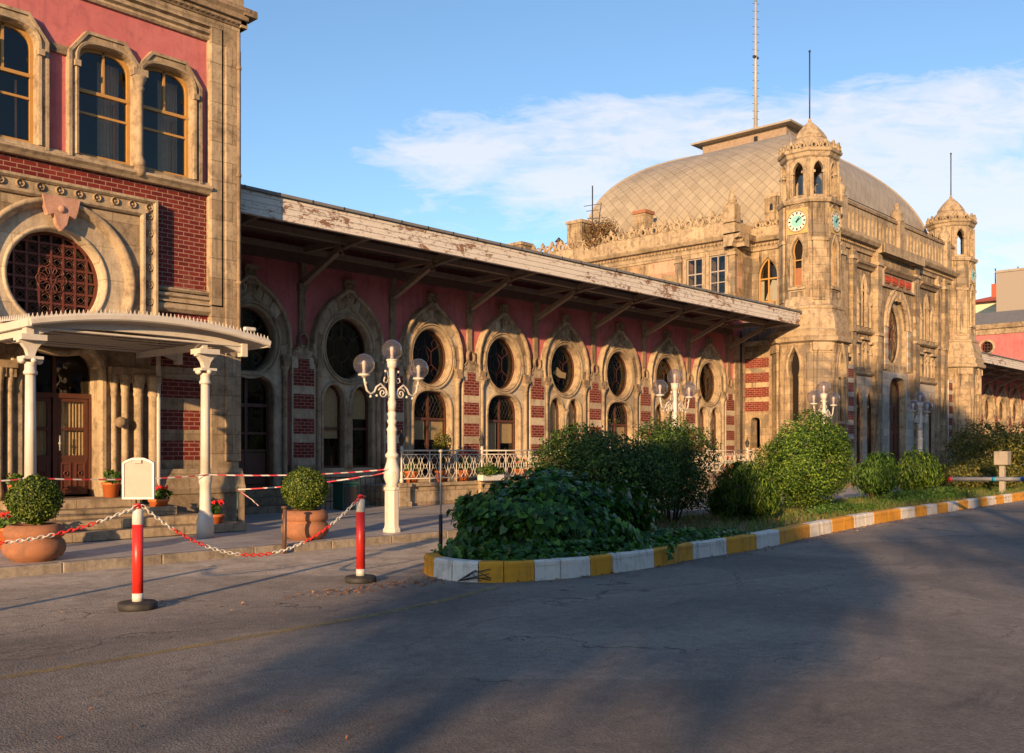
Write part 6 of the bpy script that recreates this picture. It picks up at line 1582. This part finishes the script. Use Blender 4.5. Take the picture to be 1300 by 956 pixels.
def added_row():  # unseen blocks added to darken window reflections and cut low sky light
    g = random.Random(9)
    for k in range(-6, 6):
        x0 = 22 + k*17; h = (12 + g.uniform(-1, 3)) if k >= 0 else 10.6 + g.uniform(-.6, .2); y = -24 + g.uniform(-.6, .6)
        t = thing('added_block', ['brown plastered block', 'ochre block', 'grey block', 'tan block', 'dark rendered block', 'sand coloured block'][k % 6] + (' added out of view to dim window reflections' if k >= 0 else ' added out of view to cut low sky light'), 'building', (x0+8, y-6, 0), 'unseen blocks added to hold back sky light')
        m_ = plain('render', [(.30, .22, .16), (.38, .27, .15), (.25, .24, .23), (.34, .28, .2), (.18, .14, .12), (.36, .31, .24)][k % 6], .9); F = lambda u, v, w, y=y: (u, y + w, v)
        hs = [rect(x0+1.2+2.9*i, x0+2.5+2.9*i, 1.2+3*j, 2.9+3*j) for i in range(5) for j in range(int(h//3))]
        b = MB(); b.plate(rect(x0, x0+16.4, 0, h), hs, -.3, 0, F, m_); b.box(x0, x0+16.4, y-12, y-.31, 0, h-.1, M['dark_room']); b.build('wall', t)
        b = MB(); b.box(x0-.2, x0+16.6, y-12, y+.4, h, h+.3, M['lead']); b.build('roof', t)
        for q in hs: b = MB(); b.plate([(a, c) for a, c in q], [rect(q[0][0]+.1, q[2][0]-.1, q[0][1]+.1, q[1][1]-.1)], -.2, -.1, F, M['white_clean']); b.box(q[0][0]+.1, q[2][0]-.1, -.16, -.15, q[0][1]+.1, q[1][1]-.1, M['glass'], F); b.build('window', t)
added_row()
TREES = [('dense rounded tree behind the viewer, left one', -20, -7.3, 6.75, (2.6, 2.7, 1.9), 11000, .26, 51, 14, .42, .3),
         ('loose open tree behind the viewer, right of the dense one', -19, -12.3, 7.8, (2.6, 2.4, 2.6), 900, .26, 52, 8, .27, .2),
         ('tall spreading tree beside the road behind the viewer', -1, -4.9, 10.9, (4.0, 4.4, 2.9), 9000, .30, 53, 18, .38, .2)]
for a in TREES: tree(*a)

# ------------------------------------------------------------------ light, sky, camera
SUN = Vector((2.1, 1.0, -.43)).normalized()
sd = bpy.data.lights.new('sun', 'SUN'); sd.energy = 5.0; sd.angle = math.radians(.55); sd.color = (1, .64, .32)
so = bpy.data.objects.new('sun', sd); COL.objects.link(so); so.rotation_euler = SUN.to_track_quat('-Z', 'Y').to_euler()
w = bpy.data.worlds.new('World'); scene.world = w; t = NT(w)
elev = math.asin(-SUN.z); az = math.atan2(-SUN.x, -SUN.y)
sky = t.n('ShaderNodeTexSky', sky_type='NISHITA', sun_disc=False, sun_elevation=elev, sun_rotation=az, altitude=50, air_density=1.0, dust_density=.3, ozone_density=3.0)
D = t.n('ShaderNodeTexCoord').outputs['Generated']
dot = lambda v: t.n('ShaderNodeVectorMath', operation='DOT_PRODUCT', i_0=D, i_1=v).outputs['Value']
f_, r_ = dot((.7331, .6801, 0)), dot((.6801, -.7331, 0)); s = t.n('ShaderNodeSeparateXYZ', i_Vector=D)
fm = t.math('MAXIMUM', f_, .05); A_ = t.math('DIVIDE', r_, fm); E_ = t.math('DIVIDE', s.outputs[2], fm)
cmb = t.n('ShaderNodeCombineXYZ'); t.link(A_, cmb.inputs[0]); t.link(E_, cmb.inputs[1])
cv = t.mapping(cmb.outputs[0], (5.0, 15, 1), (1.3, .4, 0), (0, 0, .17))
n1 = t.noise(cv, 1.0, 9, .62, .35); n2 = t.noise(t.mapping(cmb.outputs[0], (14, 48, 1), (3, 1, 0), (0, 0, .12)), 1.0, 6, .65, .6)
# cloud bank: rises to the right, thick in the middle, fading toward the horizon
top = t.math('SUBTRACT', t.math('ADD', .375, t.math('MULTIPLY', A_, .075)), E_)
up = t.ramp(t.math('MULTIPLY', top, 6), [(0, 0), (.16, .75), (.40, 1)])
lowlim = t.math('SUBTRACT', E_, t.math('SUBTRACT', .245, t.math('MULTIPLY', A_, .30)))
lo = t.ramp(t.math('ADD', t.math('MULTIPLY', lowlim, 4), .3), [(0, .2), (.45, 1)])
left = t.ramp(t.math('MULTIPLY', t.math('ADD', A_, .20), 5), [(0, 0), (.2, .7), (.6, 1)])
band = t.math('MULTIPLY', t.math('MULTIPLY', up, lo), left)
dens = t.math('ADD', t.math('MULTIPLY', n1, .62), t.math('MULTIPLY', n2, .54))
cl = t.ramp(t.math('ADD', dens, t.math('MULTIPLY', t.math('SUBTRACT', band, .5), .48)), [(.60, 0), (.70, .5), (.84, 1)])
cl = t.math('MULTIPLY', cl, t.ramp(band, [(.05, 0), (.3, 1)]))
sm = t.ramp(t.math('MULTIPLY', t.noise(t.mapping(cmb.outputs[0], (9, 16, 1), (8.7, 2.2, 0)), 1, 7, .6, .4), 1), [(.66, 0), (.76, .5)])
cl = t.math('MAXIMUM', cl, t.math('MULTIPLY', sm, t.ramp(A_, [(.2, 0), (.4, 1)])))
SKYT = (1.14, 1.10, 1.08)
skc = t.mix(1.0, sky.outputs[0], SKYT, 'MULTIPLY')
CLOUD = (4.6, 4.4, 4.5)
colr = t.mix(t.math('MULTIPLY', cl, .68), skc, CLOUD)
bg = t.n('ShaderNodeBackground', i_Color=colr, i_Strength=.128); o = t.n('ShaderNodeOutputWorld'); t.link(bg.outputs[0], o.inputs[0])

cam = bpy.data.cameras.new('camera'); co = bpy.data.objects.new('camera', cam); COL.objects.link(co); scene.camera = co
cam.sensor_width = 36; cam.lens = 36*1243/1300; cam.shift_y = 94/1300; cam.clip_end = 2000; cam.clip_start = .1
co.location = (0, 0, 1.5); co.rotation_euler = (PI/2, 0, math.atan2(.6801, .7331) - PI/2)
scene.view_settings.view_transform = 'Standard'; scene.view_settings.look = 'None'; scene.view_settings.gamma = 1; scene.view_settings.exposure = .78
scene.cycles.use_denoising = True; scene.cycles.max_bounces = 8; scene.cycles.transparent_max_bounces = 16; scene.cycles.sample_clamp_indirect = 4
